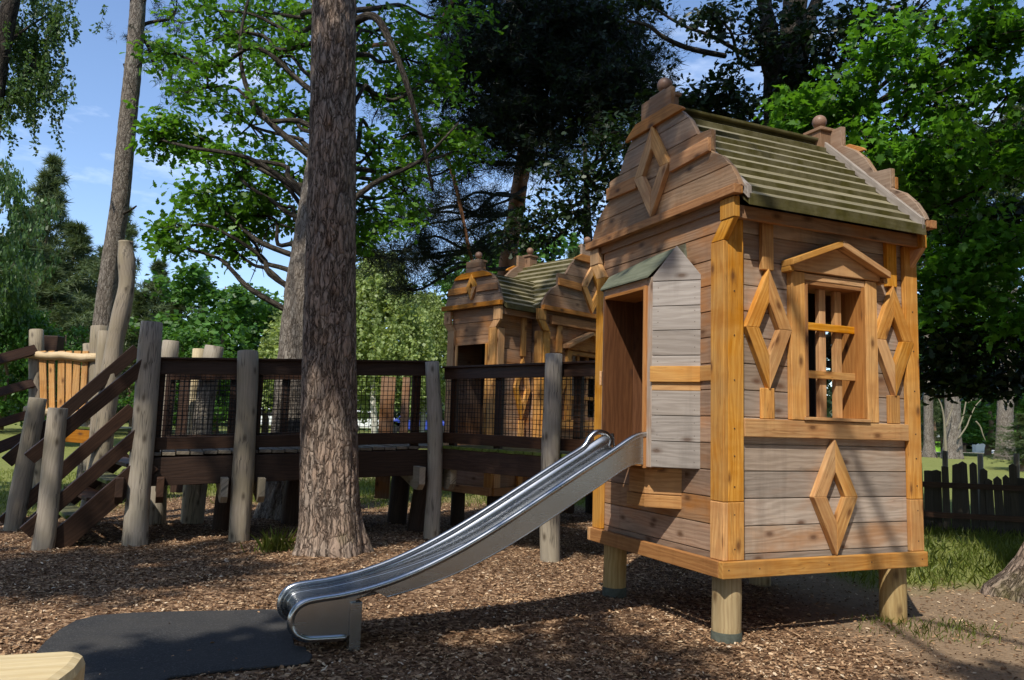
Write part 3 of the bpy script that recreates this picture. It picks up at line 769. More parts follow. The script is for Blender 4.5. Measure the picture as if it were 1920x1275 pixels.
Lw0, Lw1 = H2W(-3.47, 5.22), H2W(-.32, 5.05)
Rw0, Rw1 = Vector((-.80, 9.56, 0)), Vector((.98, 7.80, 0))
def dz(f): return .955+(1.092-.955)*f
def fence_run(p, q_, z0, z1, posts_f, name, parent, zt=(1.0, .84), zl=(.155, .02), n=None, net=True, post_w=.105):
    """railing from p to q: top rail, low rail, uprights and a net; z0, z1 deck heights at the ends"""
    p, q_ = Vector(p), Vector(q_); d = (q_-p); L = d.length
    nn = Vector(n)
    A_ = lambda f, z: p+d*f+Z*(z0+(z1-z0)*f+z)
    o = MB(); o.bar(A_(0, (zt[0]+zt[1])/2), A_(1, (zt[0]+zt[1])/2), zt[0]-zt[1], .05, nn); o.bar(A_(0, zt[0]+.012)-nn*.01, A_(1, zt[0]+.012)-nn*.01, .024, .11, nn)
    ro = o.build('top_rail', DARK, parent, bevel=.004)
    o = MB(); o.bar(A_(0, (zl[0]+zl[1])/2), A_(1, (zl[0]+zl[1])/2), zl[0]-zl[1], .05, nn); o.build('low_rail', DARK, parent, bevel=.004)
    for f in posts_f:
        o = MB(); o.bar(A_(f, -.22)+nn*.052, A_(f, zt[0]-.01)+nn*.052, post_w, .05, nn); o.build('upright', DARK, parent, bevel=.004)
    if net:
        o = MB(); sp = .052
        nv = int(L/sp); zb, zz = zl[0]-.03, zt[1]+.03
        for k in range(nv+1):
            f = k/nv; pts = []
            for s in range(5):
                h = zb+(zz-zb)*s/4; w = .010*noise.noise((k*.7, s*.9, L)); w2 = .016*noise.noise((k*.35+7, s*.5, L))
                pts.append(A_(min(1, max(0, f+w/L)), h)+nn*(.02+w2))
            o.tube(pts, .0042, 3, False)
        nh = int((zz-zb)/sp)
        for k in range(nh+1):
            h = zb+(zz-zb)*k/nh
            o.tube([A_(s/14, h+.012*noise.noise((k*.6, s*.5, L+5)))+nn*(.02+.016*noise.noise((k*.5, s*.5+9, L))) for s in range(15)], .0042, 3, False)
        o.build('net', NET, parent)
nL = Wv.copy(); nRt = Vector((.70, .71, 0)).normalized()
fence_run(Lw0, Lw1, dz(0), dz(1), (.02, .345, .655, .93), 'front', walk, n=nL)
fence_run(Rw0, Rw1, 1.092, 1.075, (.05, .36, .83), 'right', walk, zt=(.93, .80), zl=(.155, .03), n=nRt)
Bk0, Bk1 = H2W(-3.3, 6.55), H2W(-1.05, 6.35)
fence_run(Bk0, Bk1, dz(0), dz(.8), (.0, .34, .62, .98), 'back', walk, n=nL)
for (x, y, Yw, h_, r0, lean) in ((322, 640, 9.95, 0, .11, .0), (373, 655, 10.25, 0, .085, .02), (402, 650, 10.1, 0, .13, -.12)):
    p = at(x, y, Yw); mb = MB(); log_post(mb, (p.x+lean, p.y, -.3), p, r0*1.05, r0*.9, x*.1); mb.build('post', LOG if x != 373 else PALE, walk)
for xs_, wdt in ((724, .20), (758, .11), (343, .16)):
    p_ = at(xs_, 760, 10.95); o = MB(); o.bar(Vector((p_.x, 10.95, .3)), Vector((p_.x+.02, 10.95, 1.98)), wdt, .06, Y_); o.build('upright', BROWN if xs_ > 700 else DARK, walk, bevel=.004)
# deck boards with mossy ends, side beams, braces
db = MB(); nbd = 24
for k in range(nbd):
    f0, f1 = k/nbd, (k+1)/nbd-.004
    a0, a1 = Lw0.lerp(Lw1+U*.25, f0)-Wv*.075, Lw0.lerp(Lw1+U*.25, f1)-Wv*.075
    w_ = Wv*1.45; zz = dz(f0)+random.uniform(-.004, .004)
    db.prism([a0+Z*(zz-.034), a1+Z*(zz-.034), a1+w_+Z*(zz-.034), a0+w_+Z*(zz-.034)], Z*.034, Wv)
db.build('deck', DECKP, walk, bevel=.003)
db = MB(); nbd = 19
for k in range(nbd):
    f0, f1 = k/nbd, (k+1)/nbd-.006
    a0, a1 = Rw0.lerp(Rw1, f0)-nRt*(.085+random.uniform(0, .012)), Rw0.lerp(Rw1, f1)-nRt*.09
    zz = 1.09-.015*f0+random.uniform(-.003, .003)
    db.prism([a0+Z*(zz-.036), a1+Z*(zz-.036), a1+nRt*1.35+Z*(zz-.036), a0+nRt*1.35+Z*(zz-.036)], Z*.036, nRt)
db.build('deck', DECK, walk, bevel=.003)
bm = MB()
bm.bar(Lw0-Wv*.05+Z*(dz(0)-.21), Lw1+U*.12-Wv*.05+Z*(dz(1)-.20), .30, .05, nL); bm.bar(Lw0+Wv*1.30+Z*(dz(0)-.21), Lw1+Wv*1.30+Z*(dz(1)-.2), .30, .05, nL)
bm.bar(Lw0+Wv*.0+Z*(dz(0)-.19), Lw0+Wv*1.3+Z*(dz(0)-.19), .28, .05, U); bm.build('side_beam', DARK, walk, bevel=.004)
bm = MB(); bm.bar(Rw0-nRt*.055+Z*.935, Rw1-nRt*.055+Z*.925, .24, .05, nRt); bm.bar(Rw0+nRt*1.2+Z*.93, Rw1+nRt*1.2+Z*.92, .24, .05, nRt); bm.build('side_beam', DARK, walk, bevel=.004)
for b_, dd in (((-2.915, 8.72), 1), ((-.874, 9.43), 1), ((-3.87, 8.36), 1)):
    c = Vector((b_[0], b_[1], 0)); br_ = MB()
    for s in (-1, 1):
        o0 = c+U*(s*.155)-Wv*.13; h1 = .70 if b_[0] < -1 else .84
        br_.prism([o0+Z*h1, o0+Z*(h1-.20), o0+Wv*.09+Z*(h1-.27), o0+Wv*.2+Z*(h1-.27), o0+Wv*1.5+Z*(h1-.04), o0+Wv*1.5+Z*h1], U*(.075*s), Wv)
    br_.build('cross_beam', LOG if b_[0] > -3.5 else DARK, walk, bevel=.006)
for (x, y) in ((-2.75, 10.35), (-1.45, 10.75), (-1.1, 10.15), (-3.4, 9.6)):
    mb = MB(); log_post(mb, (x-.05, y, -.3), (x+.03, y, 1.0), .14, .12, x*3.3); mb.build('post', DARK, walk)
# ---------------------------------------------------------------- stairs
st = empty('staircase', 'steep dark brown wooden stairs with board handrails at the left end of the boardwalk', 'stairs', (0, 0, 0))
N0, N1 = Vector((-4.76, 7.83, 0)), Vector((-3.93, 8.28, 0)); F0, F1 = Vector((-5.76, 9.09, 0)), Vector((-4.715, 9.67, 0))
sN = Vector((-.62, .78, 0)).normalized()
def srail(a, b, w, nm, mat=DARK, n=sN):
    o = MB(); o.bar(a, b, w, .045, n)
    ob = o.build(nm, mat, st, bevel=.005); return ob
srail(Vector((-4.763, 7.86, .885)), Vector((-3.86, 8.33, 1.93)), .135, 'handrail'); srail(Vector((-4.744, 7.87, .165)), Vector((-3.86, 8.33, 1.20)), .135, 'handrail')
srail(Vector((-4.60, 7.98, -.06)), Vector((-3.80, 8.40, .86)), .23, 'stringer')
srail(Vector((-5.761, 9.085, .765)), Vector((-4.66, 9.70, 2.16)), .15, 'handrail'); srail(Vector((-5.742, 9.096, .075)), Vector((-4.66, 9.70, 1.43)), .15, 'handrail')
srail(Vector((-5.55, 9.18, -.06)), Vector((-4.70, 9.68, .90)), .23, 'stringer')
for k in range(5):
    f = (k+.6)/5.3; a = Vector((-4.60, 8.0, 0)).lerp(Vector((-3.80, 8.42, 0)), f)+Z*(.0+.92*f); b = Vector((-5.53, 9.16, 0)).lerp(Vector((-4.70, 9.66, 0)), f)+Z*(.0+.92*f)
    d = Vector((.87, .49, 0)); o = MB(); o.prism([a-d*.12, a+d*.12, b+d*.12, b-d*.12], Z*.04, b-a); o.build('tread', DECK if k % 2 else DARK, st, bevel=.004)
for (b_, t_, r0, r1, s_) in (((-4.61, 7.94), (-4.57, 7.94, 1.39), .104, .09, 5.5), ((-5.675, 9.18), (-5.525, 9.18, 1.505), .108, .098, 6.6)):
    mb = MB(); log_post(mb, (b_[0], b_[1], -.3), t_, r0, r1, s_, bend=.02); mb.build('post', LOG, st)
# tall crooked log at the head of the stairs
mb = MB(); pts = [at(188, 870, 9.65), at(200, 770, 9.65), at(208, 700, 9.65), at(216, 640, 9.65), at(227, 590, 9.65), at(237, 540, 9.65), at(238, 500, 9.65), at(236, 470, 9.65), at(236, 453, 9.65)]
pts = [Vector((pts[0].x-.12, 9.65, -.3))]+pts
mb.tube([p for p in cr_spline([tuple(p) for p in pts], 4)], [.122-.035*k/36+.006*math.sin(k*.7) for k in range(37)], 20, rough=.08, seed=3.3)
mb.build('crooked_post', LOG, st)
mb = MB(); log_post(mb, tuple(at(182, 800, 10.1)-Z*1.5), at(196, 622, 10.1), .085, .075, 8.2); mb.build('post', LOG, st)
# ---------------------------------------------------------------- lookout platform with slatted balustrade, far left
pf = empty('lookout_platform', 'low play platform with peeled log rail and honey coloured slats left of the stairs', 'play platform', (0, 0, 0))
YP = 11.6
def pz(x, y, dy=0): return at(x, y, YP+dy)
def plog(a, b, r, nm, mat):
    mb = MB(); a, b = Vector(a), Vector(b)
    pts = [a.lerp(b, k/8)+Z*.012*math.sin(k*1.9) for k in range(9)]
    mb.tube(pts, [r*(1+.07*math.sin(k*2.3)) for k in range(9)], 14, rough=.08, seed=r*90); return mb.build(nm, mat, pf)
plog(pz(40, 664), pz(193, 672), .062, 'top_log', PEEL); plog(pz(47, 768), pz(190, 782), .055, 'bottom_log', PEEL)
for k, (xt, xb) in enumerate(((80, 83), (97, 98), (116, 114), (130, 129), (146, 140), (161, 154))):
    o = MB(); o.bar(pz(xb, 778, .02), pz(xt, 658, .02), .085 if k % 2 else .10, .03, Y_, rn=(.5+.4*(k % 2), .5)); o.build('slat', HONEY, pf, bevel=.004)
for x, yt, dx, r in ((68, 619, 10, .105), (167, 645, 8, .085), (186, 612, -6, .13)):
    mb = MB(); b_ = pz(x+dx, 900, .12); log_post(mb, (b_.x, b_.y, -.3), pz(x, yt, .12), r, r*.95, x*.13, bend=.015); mb.build('post', LOG, pf)
o = MB(); a, b = pz(66, 798, -.02), pz(205, 808, -.02); o.prism([a, b, b+Y_*1.3, a+Y_*1.3], Z*.035, X); o.build('deck', DECK, pf, bevel=.004)
o = MB(); o.bar(pz(70, 812, -.01), pz(200, 822, -.01), .19, .05, Y_); o.build('side_beam', HONEY2, pf, bevel=.004)
for (xa, ya, xb, yb, w) in ((-60, 690, 68, 655, .15), (-60, 752, 62, 718, .13), (-60, 812, 60, 775, .12), (-60, 862, 60, 815, .16)):
    o = MB(); o.bar(at(xa, ya, 10.9), at(xb, yb, 11.6), w, .05, Y_); o.build('ramp_rail', DARK, pf, bevel=.004)
mb = MB(); p = at(96, 628, 12.6); mb.box(p.x-.13, p.x+.17, 12.5, 12.7, p.z-.32, p.z-.02, X); mb.build('dark_plate', DARK, pf, bevel=.01)
# ---------------------------------------------------------------- second playhouse (two gabled blocks)
T2 = R(45); N2 = Vector((-.21, 10.1, 0)); U2 = Vector((math.cos(T2), math.sin(T2), 0)); W2 = Vector((-math.sin(T2), math.cos(T2), 0))
ca = empty('playhouse', 'smaller honey coloured playhouse with two curved gables and a dark doorway behind the boardwalk', 'playhouse', N2, T2)
zb, ze = .45, 2.93
WL, SI, PE, WR = .96, .707, .16, 2.0
# left block: door front on x=0, y 0..WL
mb = MB(); plank_wall(mb, .05, WL-.05, zb, ze, .03, 1, 'y', holes=[(.17, .80, 1.1, 2.42)]); mb.build('wall', BROWN, ca, bevel=.002)
mb = MB(); plank_wall(mb, .05, SI, zb, ze, .03, 1, 'x'); mb.build('wall', BROWN, ca, bevel=.002)
mb = MB(); plank_wall(mb, .05, 2.6, zb, ze, WL-.03, -1, 'x'); mb.build('wall', BROWN, ca)
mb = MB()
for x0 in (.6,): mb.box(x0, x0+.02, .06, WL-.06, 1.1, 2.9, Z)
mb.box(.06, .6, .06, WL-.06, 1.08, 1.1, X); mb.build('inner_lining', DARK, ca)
for (x0, x1, y0, y1) in ((-.012, .028, .0, .135), (-.012, .028, WL-.135, WL), (.03, .15, -.012, .028)):
    t = MB(); t.box(x0, x1, y0, y1, zb+.1, 2.62, Z); t.build('corner_post', HONEY, ca, bevel=.005)
t = MB(); t.box(0.0, .03, .165, .20, 1.1, 2.42, Z); t.box(0.0, .03, .77, .80, 1.1, 2.42, Z); t.build('door_frame', HONEY, ca, bevel=.004)
t = MB(); t.box(-.03, .02, 0, WL, zb, zb+.1, Y_); t.box(.021, SI, -.03, .02, zb, zb+.1, X); t.build('base_trim', HONEY2, ca, bevel=.004)
for side in (0, 1):
    jj = (lambda v: v) if side == 0 else (lambda v: WL-v)
    k = MB(); k.prism([(-.012, jj(0), 2.622), (-.012, jj(.135), 2.622), (-.012, jj(.05), 2.72), (-.012, jj(-.08), 2.72)], (.04, 0, 0), Z)
    k.prism([(-.018, jj(-.085), 2.722), (-.018, jj(.05), 2.722), (-.018, jj(.05), 2.90), (-.018, jj(-.085), 2.90)], (.045, 0, 0), Z); k.build('eave_bracket', HONEY, ca, bevel=.004)
g, hh = gable(ca, (0, WL/2, 2.97), -Y_, -X, .57, .60, dia=(.17, .30), prof=PROFILE2)
finial(ca, (0, WL/2, 2.97+.585), -Y_, -X, .8)
slat_roof(ca, (.06, -.12, 2.90), (1.2, -.12, 2.90), (.06, WL/2, 3.42), (1.2, WL/2, 3.42), 7)
slat_roof(ca, (.06, WL+.12, 2.90), (1.2, WL+.12, 2.90), (.06, WL/2, 3.42), (1.2, WL/2, 3.42), 7)
f = MB(); f.box(.06, SI, -.06, -.02, 2.80, 2.88, X); f.build('fascia_board', BROWN, ca)
k = MB(); diamond(k, (.52, .03, 1.85), .16, .42, .075, X, Z, -Y_, .04); k.box(.48, .56, -.012, .028, 2.28, 2.8, Z); k.box(.48, .56, -.012, .028, zb+.1, 1.42, Z); k.build('diamond_trim', HONEY, ca, bevel=.004)
# right block: front on y=-PE, x SI..SI+WR
xa, xb_ = SI, SI+WR
WN = (xa+.62, xa+1.30, 1.50, 2.36)
mb = MB(); plank_wall(mb, xa+.04, xb_-.04, zb, ze, -PE+.03, 1, 'x', holes=[WN]); mb.build('wall', BROWN, ca, bevel=.002)
mb = MB(); plank_wall(mb, -PE+.05, 1.0, zb, ze, xa+.03, 1, 'y'); mb.build('wall', BROWN, ca)
mb = MB(); plank_wall(mb, -PE+.05, 1.0, zb, ze, xb_-.03, -1, 'y', holes=[(.2, .8, 1.5, 2.4)]); mb.build('wall', BROWN, ca)
for (x0, x1, y0, y1) in ((xa-.012, xa+.028, -PE, -PE+.13), (xa+.03, xa+.16, -PE-.012, -PE+.028), (xb_-.13, xb_, -PE-.012, -PE+.028)):
    t = MB(); t.box(x0, x1, y0, y1, zb+.1, 2.64, Z); t.build('corner_post', HONEY, ca, bevel=.005)
k = MB(); k.prism([(xa-.014, -PE, 2.642), (xa+.12, -PE, 2.642), (xa+.02, -PE, 2.78), (xa-.12, -PE, 2.78)], (0, -.04, 0), Z); k.prism([(xa-.125, -PE+.004, 2.782), (xa+.03, -PE+.004, 2.782), (xa+.03, -PE+.004, 2.93), (xa-.125, -PE+.004, 2.93)], (0, -.05, 0), Z); k.build('eave_bracket', HONEY, ca, bevel=.004)
t = MB(); t.box(xa+.17, xb_, -PE-.03, -PE+.028, 2.75, 2.87, X); t.build('head_beam', HONEY2, ca, bevel=.004)
t = MB(); t.box(xa+.16, xb_-.13, -PE-.014, -PE+.028, 1.33, 1.45, X); t.build('mid_rail', HONEY, ca, bevel=.004)
for xc in (xa+.36, xb_-.36):
    k = MB(); diamond(k, (xc, -PE+.029, 2.0), .17, .36, .08, X, Z, -Y_, .045); k.box(xc-.05, xc+.05, -PE-.012, -PE+.028, 2.37, 2.748, Z); k.box(xc-.05, xc+.05, -PE-.012, -PE+.028, 1.452, 1.63, Z); k.build('diamond_trim', HONEY, ca, bevel=.004)
wf = MB(); wf.box(WN[0]-.10, WN[0], -PE-.02, -PE+.028, 1.452, 2.42, Z); wf.box(WN[1], WN[1]+.1, -PE-.02, -PE+.028, 1.452, 2.42, Z); wf.box(WN[0]-.001, WN[1]+.001, -PE-.012, -PE+.027, 2.361, 2.418, X); w2 = wf.build('window', HONEY, ca, bevel=.004)
la = MB()
for f in (.02, .3, .6, .93): la.box(WN[0]+f*.68, WN[0]+f*.68+.045, -PE+.06, -PE+.10, 1.5, 2.36, Z)
for z0 in (1.74, 2.06): la.box(WN[0], WN[1], -PE+.03, -PE+.058, z0, z0+.05, X)
la.build('window_lattice', HONEY, w2)
xm = (WN[0]+WN[1])/2
pd = MB(); pd.prism([(xm-.46, -PE-.04, 2.43), (xm+.46, -PE-.04, 2.43), (xm+.46, -PE-.04, 2.46), (xm, -PE-.04, 2.66), (xm-.46, -PE-.04, 2.46)], (0, .065, 0), X)
po = pd.build('pediment', HONEY2, w2, bevel=.004)
pr = MB()
for s in (-1, 1): pr.prism([(xm+s*.52, -PE-.12, 2.44), (xm, -PE-.12, 2.665), (xm, -PE-.12, 2.715), (xm+s*.52, -PE-.12, 2.49)], (0, .148, 0), (s, 0, -.43))
pr.build('pediment_cap', HONEY, po, bevel=.004)
t = MB(); t.box(xa-.02, xb_, -PE-.03, -PE+.02, zb, zb+.1, X); t.build('base_trim', HONEY2, ca, bevel=.004)
gable(ca, ((xa+xb_)/2, -PE-.02, 2.985), X, -Y_, 1.03, 1.0)
finial(ca, ((xa+xb_)/2, -PE-.02, 3.98), X, -Y_, .9)
RM = (xa+xb_)/2
slat_roof(ca, (xa-.1, -PE+.04, 2.93), (xa-.1, 1.12, 2.93), (RM, -PE+.04, 3.84), (RM, 1.12, 3.84), 10)
slat_roof(ca, (xb_+.1, -PE+.04, 2.93), (xb_+.1, 1.12, 2.93), (RM, -PE+.04, 3.84), (RM, 1.12, 3.84), 10)
gable(ca, (RM, 1.15, 2.985), X, Y_, 1.03, 1.0); finial(ca, (RM, 1.15, 3.98), X, Y_, .9)
for (x, y) in ((.15, .8), (.2, .15), (xa+.3, .1), (xb_-.2, .0), (xb_-.2, .85), (xa+.2, .85)): post_leg(ca, x, y, zb+.1, .095, DARK, tar=False)
# ---------------------------------------------------------------- foreground timber
p0, p1 = at(-40, 1226, 1.62), at(150, 1264, 1.68); p1.z = p0.z
d = (p1-p0); d.z = 0; dn = d.normalized(); pn = Vector((dn.y, -dn.x, 0))
mb = MB(); a = p0-dn*.9
mb.prism([a, p1-dn*.02, p1+pn*.012, p1+pn*.04+dn*.014, p1+pn*.12+dn*.012, p1+pn*.34-dn*.03, a+pn*.34], Z*(-.10), dn); fo = mb.build('timber_rail', PALE, bevel=.02)
tag(fo, 'pale sawn timber end poking into the bottom left corner close to the camera', 'timber')
mb2 = MB(); log_post(mb2, tuple(Vector((p0.x-.5, p0.y-.1, -.3))), Vector((p0.x-.5, p0.y-.1, p0.z-.131)), .06, .06, 3.1); o = mb2.build('post', LOG); o.parent = fo
# ---------------------------------------------------------------- paling fence on the right
fe = empty('paling_fence', 'dark split paling fence with uneven tops running behind the right of the playhouse', 'fence', (0, 0, 0))
fa, fb = Vector((2.6, 12.6, 0)), Vector((15.5, 8.8, 0)); fd = (fb-fa); fn = Vector((-fd.y, fd.x, 0)).normalized(); L = fd.length
mb = MB(); s = 0.0; rr = random.Random(4)
while s < L:
    w = rr.uniform(.09, .13); p = fa+fd*(s/L)+fn*(.014*((int(s*97)) % 2)-.007); hgt = rr.uniform(.78, 1.02); gzz = gz(p.x, p.y)
    e = fd.normalized(); ln = e*rr.uniform(-.03, .03)
    mb.prism([p+Z*(gzz-.05), p+e*w+Z*(gzz-.05), p+e*w*.96+ln+Z*(gzz+hgt-rr.uniform(0, .03)), p+e*w*.5+ln+Z*(gzz+hgt+rr.uniform(0, .02)), p+ln+e*.006+Z*(gzz+hgt-rr.uniform(0, .03))], fn*rr.uniform(.016, .026), Z)
    s += w+rr.uniform(-.008, .010)
ml = mb.build('paling', wood('fence_paling', (.06, .05, .038), (.03, .025, .018), tone=(.6, 1.4), knots=False), fe); tag(ml, kind='stuff')
for z0 in (.25, .68):
    o = MB(); o.bar(fa+fn*-.03+Z*(gz(fa.x, fa.y)+z0), fb+fn*-.03+Z*(gz(fb.x, fb.y)+z0), .08, .035, fn); o.build('fence_rail', DARK, fe)
for x, yt in ((1772, 846), (1838, 852), (1906, 851), (1690, 850)):
    p = at(x, 950, 12.2); t_ = at(x, yt, 12.2); mb = MB(); log_post(mb, (p.x, p.y, -.3), (t_.x, t_.y, t_.z), .042, .04, x, .01, 10); mb.build('fence_post', LOG, fe)
# ---------------------------------------------------------------- foliage kit (numpy)
OAK_OUT = np.array([(0, 0), (.10, .18), (.07, .30), (.21, .40), (.14, .52), (.30, .66), (.20, .76), (.20, .90), (0, 1.0)])
OAK_OUT = np.vstack([OAK_OUT, np.stack([-OAK_OUT[-2:0:-1, 0], OAK_OUT[-2:0:-1, 1]], 1)])
MAPLE_OUT = np.array([(0, 0), (.30, -.05), (.24, .14), (.52, .26), (.34, .40), (.42, .66), (.20, .60), (0, 1.0)])
MAPLE_OUT = np.vstack([MAPLE_OUT, np.stack([-MAPLE_OUT[-2:0:-1, 0], MAPLE_OUT[-2:0:-1, 1]], 1)])
QUAD_OUT = np.array([(0, 0), (.26, .38), (.2, .72), (0, 1.0), (-.2, .72), (-.26, .38)])
TRI_OUT = np.array([(-.04, 0), (.04, 0), (.0, 1.0)])
LEAF4 = np.array([(0, 0), (.33, .5), (0, 1.0), (-.33, .5)])
def norm(a): return a/np.maximum(1e-9, np.linalg.norm(a, axis=-1, keepdims=True))
def mesh_from(name, V, k, mat, parent=None, smooth=False):
    n = V.shape[0]
    me = bpy.data.meshes.new(name)
    me.vertices.add(n*k); me.vertices.foreach_set('co', V.reshape(-1).astype(np.float32))
    me.loops.add(n*k); me.loops.foreach_set('vertex_index', np.arange(n*k, dtype=np.int32))
    me.polygons.add(n); me.polygons.foreach_set('loop_start', (np.arange(n)*k).astype(np.int32))
    me.update(calc_edges=True); me.materials.append(mat)
    if parent == 'mesh': return me
    return link_mesh(name, me, parent)
def leaf_verts(C, D, N, S, out, fold=.25, droop=.25):
    """leaves at C pointing along D with normal N, size S"""
    D = norm(D); Bn = norm(np.cross(D, N)); N = np.cross(Bn, D)
    ox, oy = out[:, 0], out[:, 1]
    z = np.abs(ox)*fold - droop*oy**2
    return C[:, None, :] + S[:, None, None]*(Bn[:, None, :]*ox[None, :, None] + D[:, None, :]*oy[None, :, None] + N[:, None, :]*z[None, :, None])
def in_ball(n, r, bias=2.4):
    d = norm(rng.normal(size=(n, 3))); return d*(rng.random((n, 1))**(1/bias))*np.array(r)
class Crown:
    def __init__(s): s.tips = []; s.dirs = []; s.hubs = []; s.tw = MB()
    def clump(s, c, r, n_sub, n_tip, spread=.32, twig=True, flat=.55, root=None):
        c = np.array(c); r = np.array(r if hasattr(r, '__len__') else (r, r, r*.8))
        sub = c+in_ball(n_sub, r)
        for p in sub:
            t = p+rng.normal(size=(n_tip, 3))*np.array([spread, spread, spread*flat])
            out = norm(t-c+rng.normal(size=t.shape)*.35*np.mean(r))
            s.tips.append(t); s.dirs.append(out)
            if twig:
                mid = (c+p)/2+rng.normal(size=3)*.08*np.mean(r)
                s.tw.tube([c, mid, p], [.016, .011, .007], 4, False)
                for k in range(0, n_tip, 3): s.tw.tube([p, (p+t[k])/2+rng.normal(size=3)*.03, t[k]], [.006, .004, .002], 3, False)
        if root is not None:
            a = np.array(root); mids = [a+(c-a)*f+rng.normal(size=3)*.06*np.linalg.norm(c-a)*math.sin(f*3.14) for f in (.25, .5, .75)]
            rr = .012+.013*np.linalg.norm(c-a)**.5
            s.tw.tube(cr_spline3([a]+mids+[c]), list(np.linspace(rr*1.5, .018, 17)), 7, False)
    def leaves(s, name, per, size, out, mat, parent, up=.8, fold=.25, droop=.25, splay=.9, jit=.06):
        T = np.vstack(s.tips); D = np.vstack(s.dirs)
        n = len(T); T = np.repeat(T, per, 0); D = np.repeat(D, per, 0)
        T = T+rng.normal(size=T.shape)*jit
        d = norm(D*(1-splay*.6)+rng.normal(size=D.shape)*splay); d[:, 2] *= .55; d[:, 2] -= .10; d = norm(d)
        N = rng.normal(size=D.shape)*.55; N[:, 2] += up
        S = size*rng.uniform(.65, 1.25, size=len(T))
        return mesh_from(name, leaf_verts(T, d, N, S, out, fold, droop), len(out), mat, parent)
    def needles(s, name, per, size, width, mat, parent, jit=.03):
        T = np.vstack(s.tips); D = np.vstack(s.dirs)
        T = np.repeat(T, per, 0); D = np.repeat(D, per, 0)
        T = T+rng.normal(size=T.shape)*jit
        d = norm(D*.7+rng.normal(size=D.shape)*.75); N = rng.normal(size=D.shape)
        out = TRI_OUT*np.array([width/size/.08, 1.0])
        return mesh_from(name, leaf_verts(T, d, N, size*rng.uniform(.6, 1.2, size=len(T)), out, 0, .1), 3, mat, parent)
def cr_spline3(p, n=4):
    o = []
    for k in range(len(p)-1):
        a, b, c, d = (np.array(p[max(0, min(len(p)-1, k+e))]) for e in (-1, 0, 1, 2))
        for s_ in range(n):
            t = s_/n; o.append(.5*((2*b)+(-a+c)*t+(2*a-5*b+4*c-d)*t*t+(-a+3*b-3*c+d)*t**3))
    o.append(np.array(p[-1])); return o
def trunk(name, pts, rad, mat, parent, seg=40, amp=.035, freq=(5.5, 1.7), flare=None, smooth=True, knots=()):
    """trunk as a dense tube with real bark relief"""
    P = [Vector(p) for p in cr_spline3([np.array(p) for p in pts], 4)]
    f = np.linspace(0, 1, len(P)); rr = np.interp(f, np.linspace(0, 1, len(rad)), rad)
    # densify
    Q, rq = [], []
    for a, b, r0, r1 in zip(P, P[1:], rr, rr[1:]):
        m = max(1, int((b-a).length/.07))
        for k in range(m): Q.append(a.lerp(b, k/m)); rq.append(r0+(r1-r0)*k/m)
    Q.append(P[-1]); rq.append(rr[-1])
    mb = MB(); mb.tube(Q, rq, seg, True, sm=smooth)
    z0 = Q[0].z
    for k in range(len(Q)):
        c = Q[k]
        for s in range(seg):
            i = k*seg+s; v = mb.v[i]; d = v-c; an = math.atan2(d.y, d.x); r = rq[k]
            u = Vector((math.cos(an)*freq[0]*r, math.sin(an)*freq[0]*r, c.z*freq[1]))
            n1 = noise.noise(u*1.5+Vector((0, 0, r*7))); n2 = noise.noise(u*3.4+Vector((5, 0, r*3)))
            h = -amp*math.exp(-(n1/.09)**2)-amp*.5*math.exp(-(n2/.10)**2)+amp*.35*noise.noise(u*7.0)+amp*.8*noise.noise(Vector((an*.9, c.z*.4, r*5)))
            if flare:
                fl = flare[0]*math.exp(-max(0, c.z-z0-.25)/flare[1]); h += fl*(.55+.6*max(0, math.sin(an*5+flare[2]))+.3*noise.noise((an*2, 3, 1)))
            for (kz, ka, kr) in knots:
                da = (an-ka+math.pi) % (2*math.pi)-math.pi
                h -= .055*math.exp(-((da*r/kr)**2+((c.z-kz)/kr)**2))
            mb.v[i] = c+d.normalized()*(r+h)
    return mb.build(name, mat, parent)
def limb(parent, pts, r0, r1, mat, name='branch', seg=8):
    mb = MB(); P = cr_spline3([np.array(p) for p in pts], 5)
    mb.tube(P, [r0+(r1-r0)*k/(len(P)-1)+.15*r0*noise.noise((k*.5, r0*30, 1)) for k in range(len(P))], seg, True); return mb.build(name, mat, parent)
# ---------------------------------------------------------------- the big pine beside the slide
t = empty('pine_tree', 'thick straight pine trunk with plated bark standing in front of the boardwalk', 'tree')
TB = at(618, 1040, 8.05)
pts = [at(619, 1046, 8.05)-Z*.2, at(619, 1020, 8.05), at(618, 930, 8.05), at(618, 800, 8.05), at(619, 650, 8.05), at(622, 400, 8.05), at(625, 200, 8.05), at(627, 0, 8.05), at(630, -420, 8.05), at(640, -1200, 8.05)]
trunk('trunk', pts, [.312, .305, .298, .290, .278, .258, .245, .232, .20, .14], BARK, t, seg=150, amp=.019, flare=(.13, .20, .6), knots=((2.1, -2.0, .05), (3.1, -1.45, .05), (4.3, -1.5, .055), (1.35, -1.25, .04), (2.55, -1.2, .04), (4.95, -1.9, .05)))
cr = Crown()
for (x, y, z, r) in ((-1.0, 8.5, 17.5, 1.5), (-3.2, 8.2, 17, 1.5), (.8, 7.6, 18, 1.5), (-2.3, 7.2, 19.5, 1.5), (-.3, 9.0, 16, 1.3), (.9, 8.6, 16, 1.3), (-1.2, 6.9, 15.6, 1.2), (2.0, 8.2, 17.2, 1.3), (-3.9, 7.2, 15.6, 1.2), (2.4, 6.5, 15.3, 1.2), (.5, 6.3, 14.6, 1.1)):
    cr.clump((x, y, z), r, 14, 10, .3, twig=False, root=(-1.7, 8.15, z-1.5))
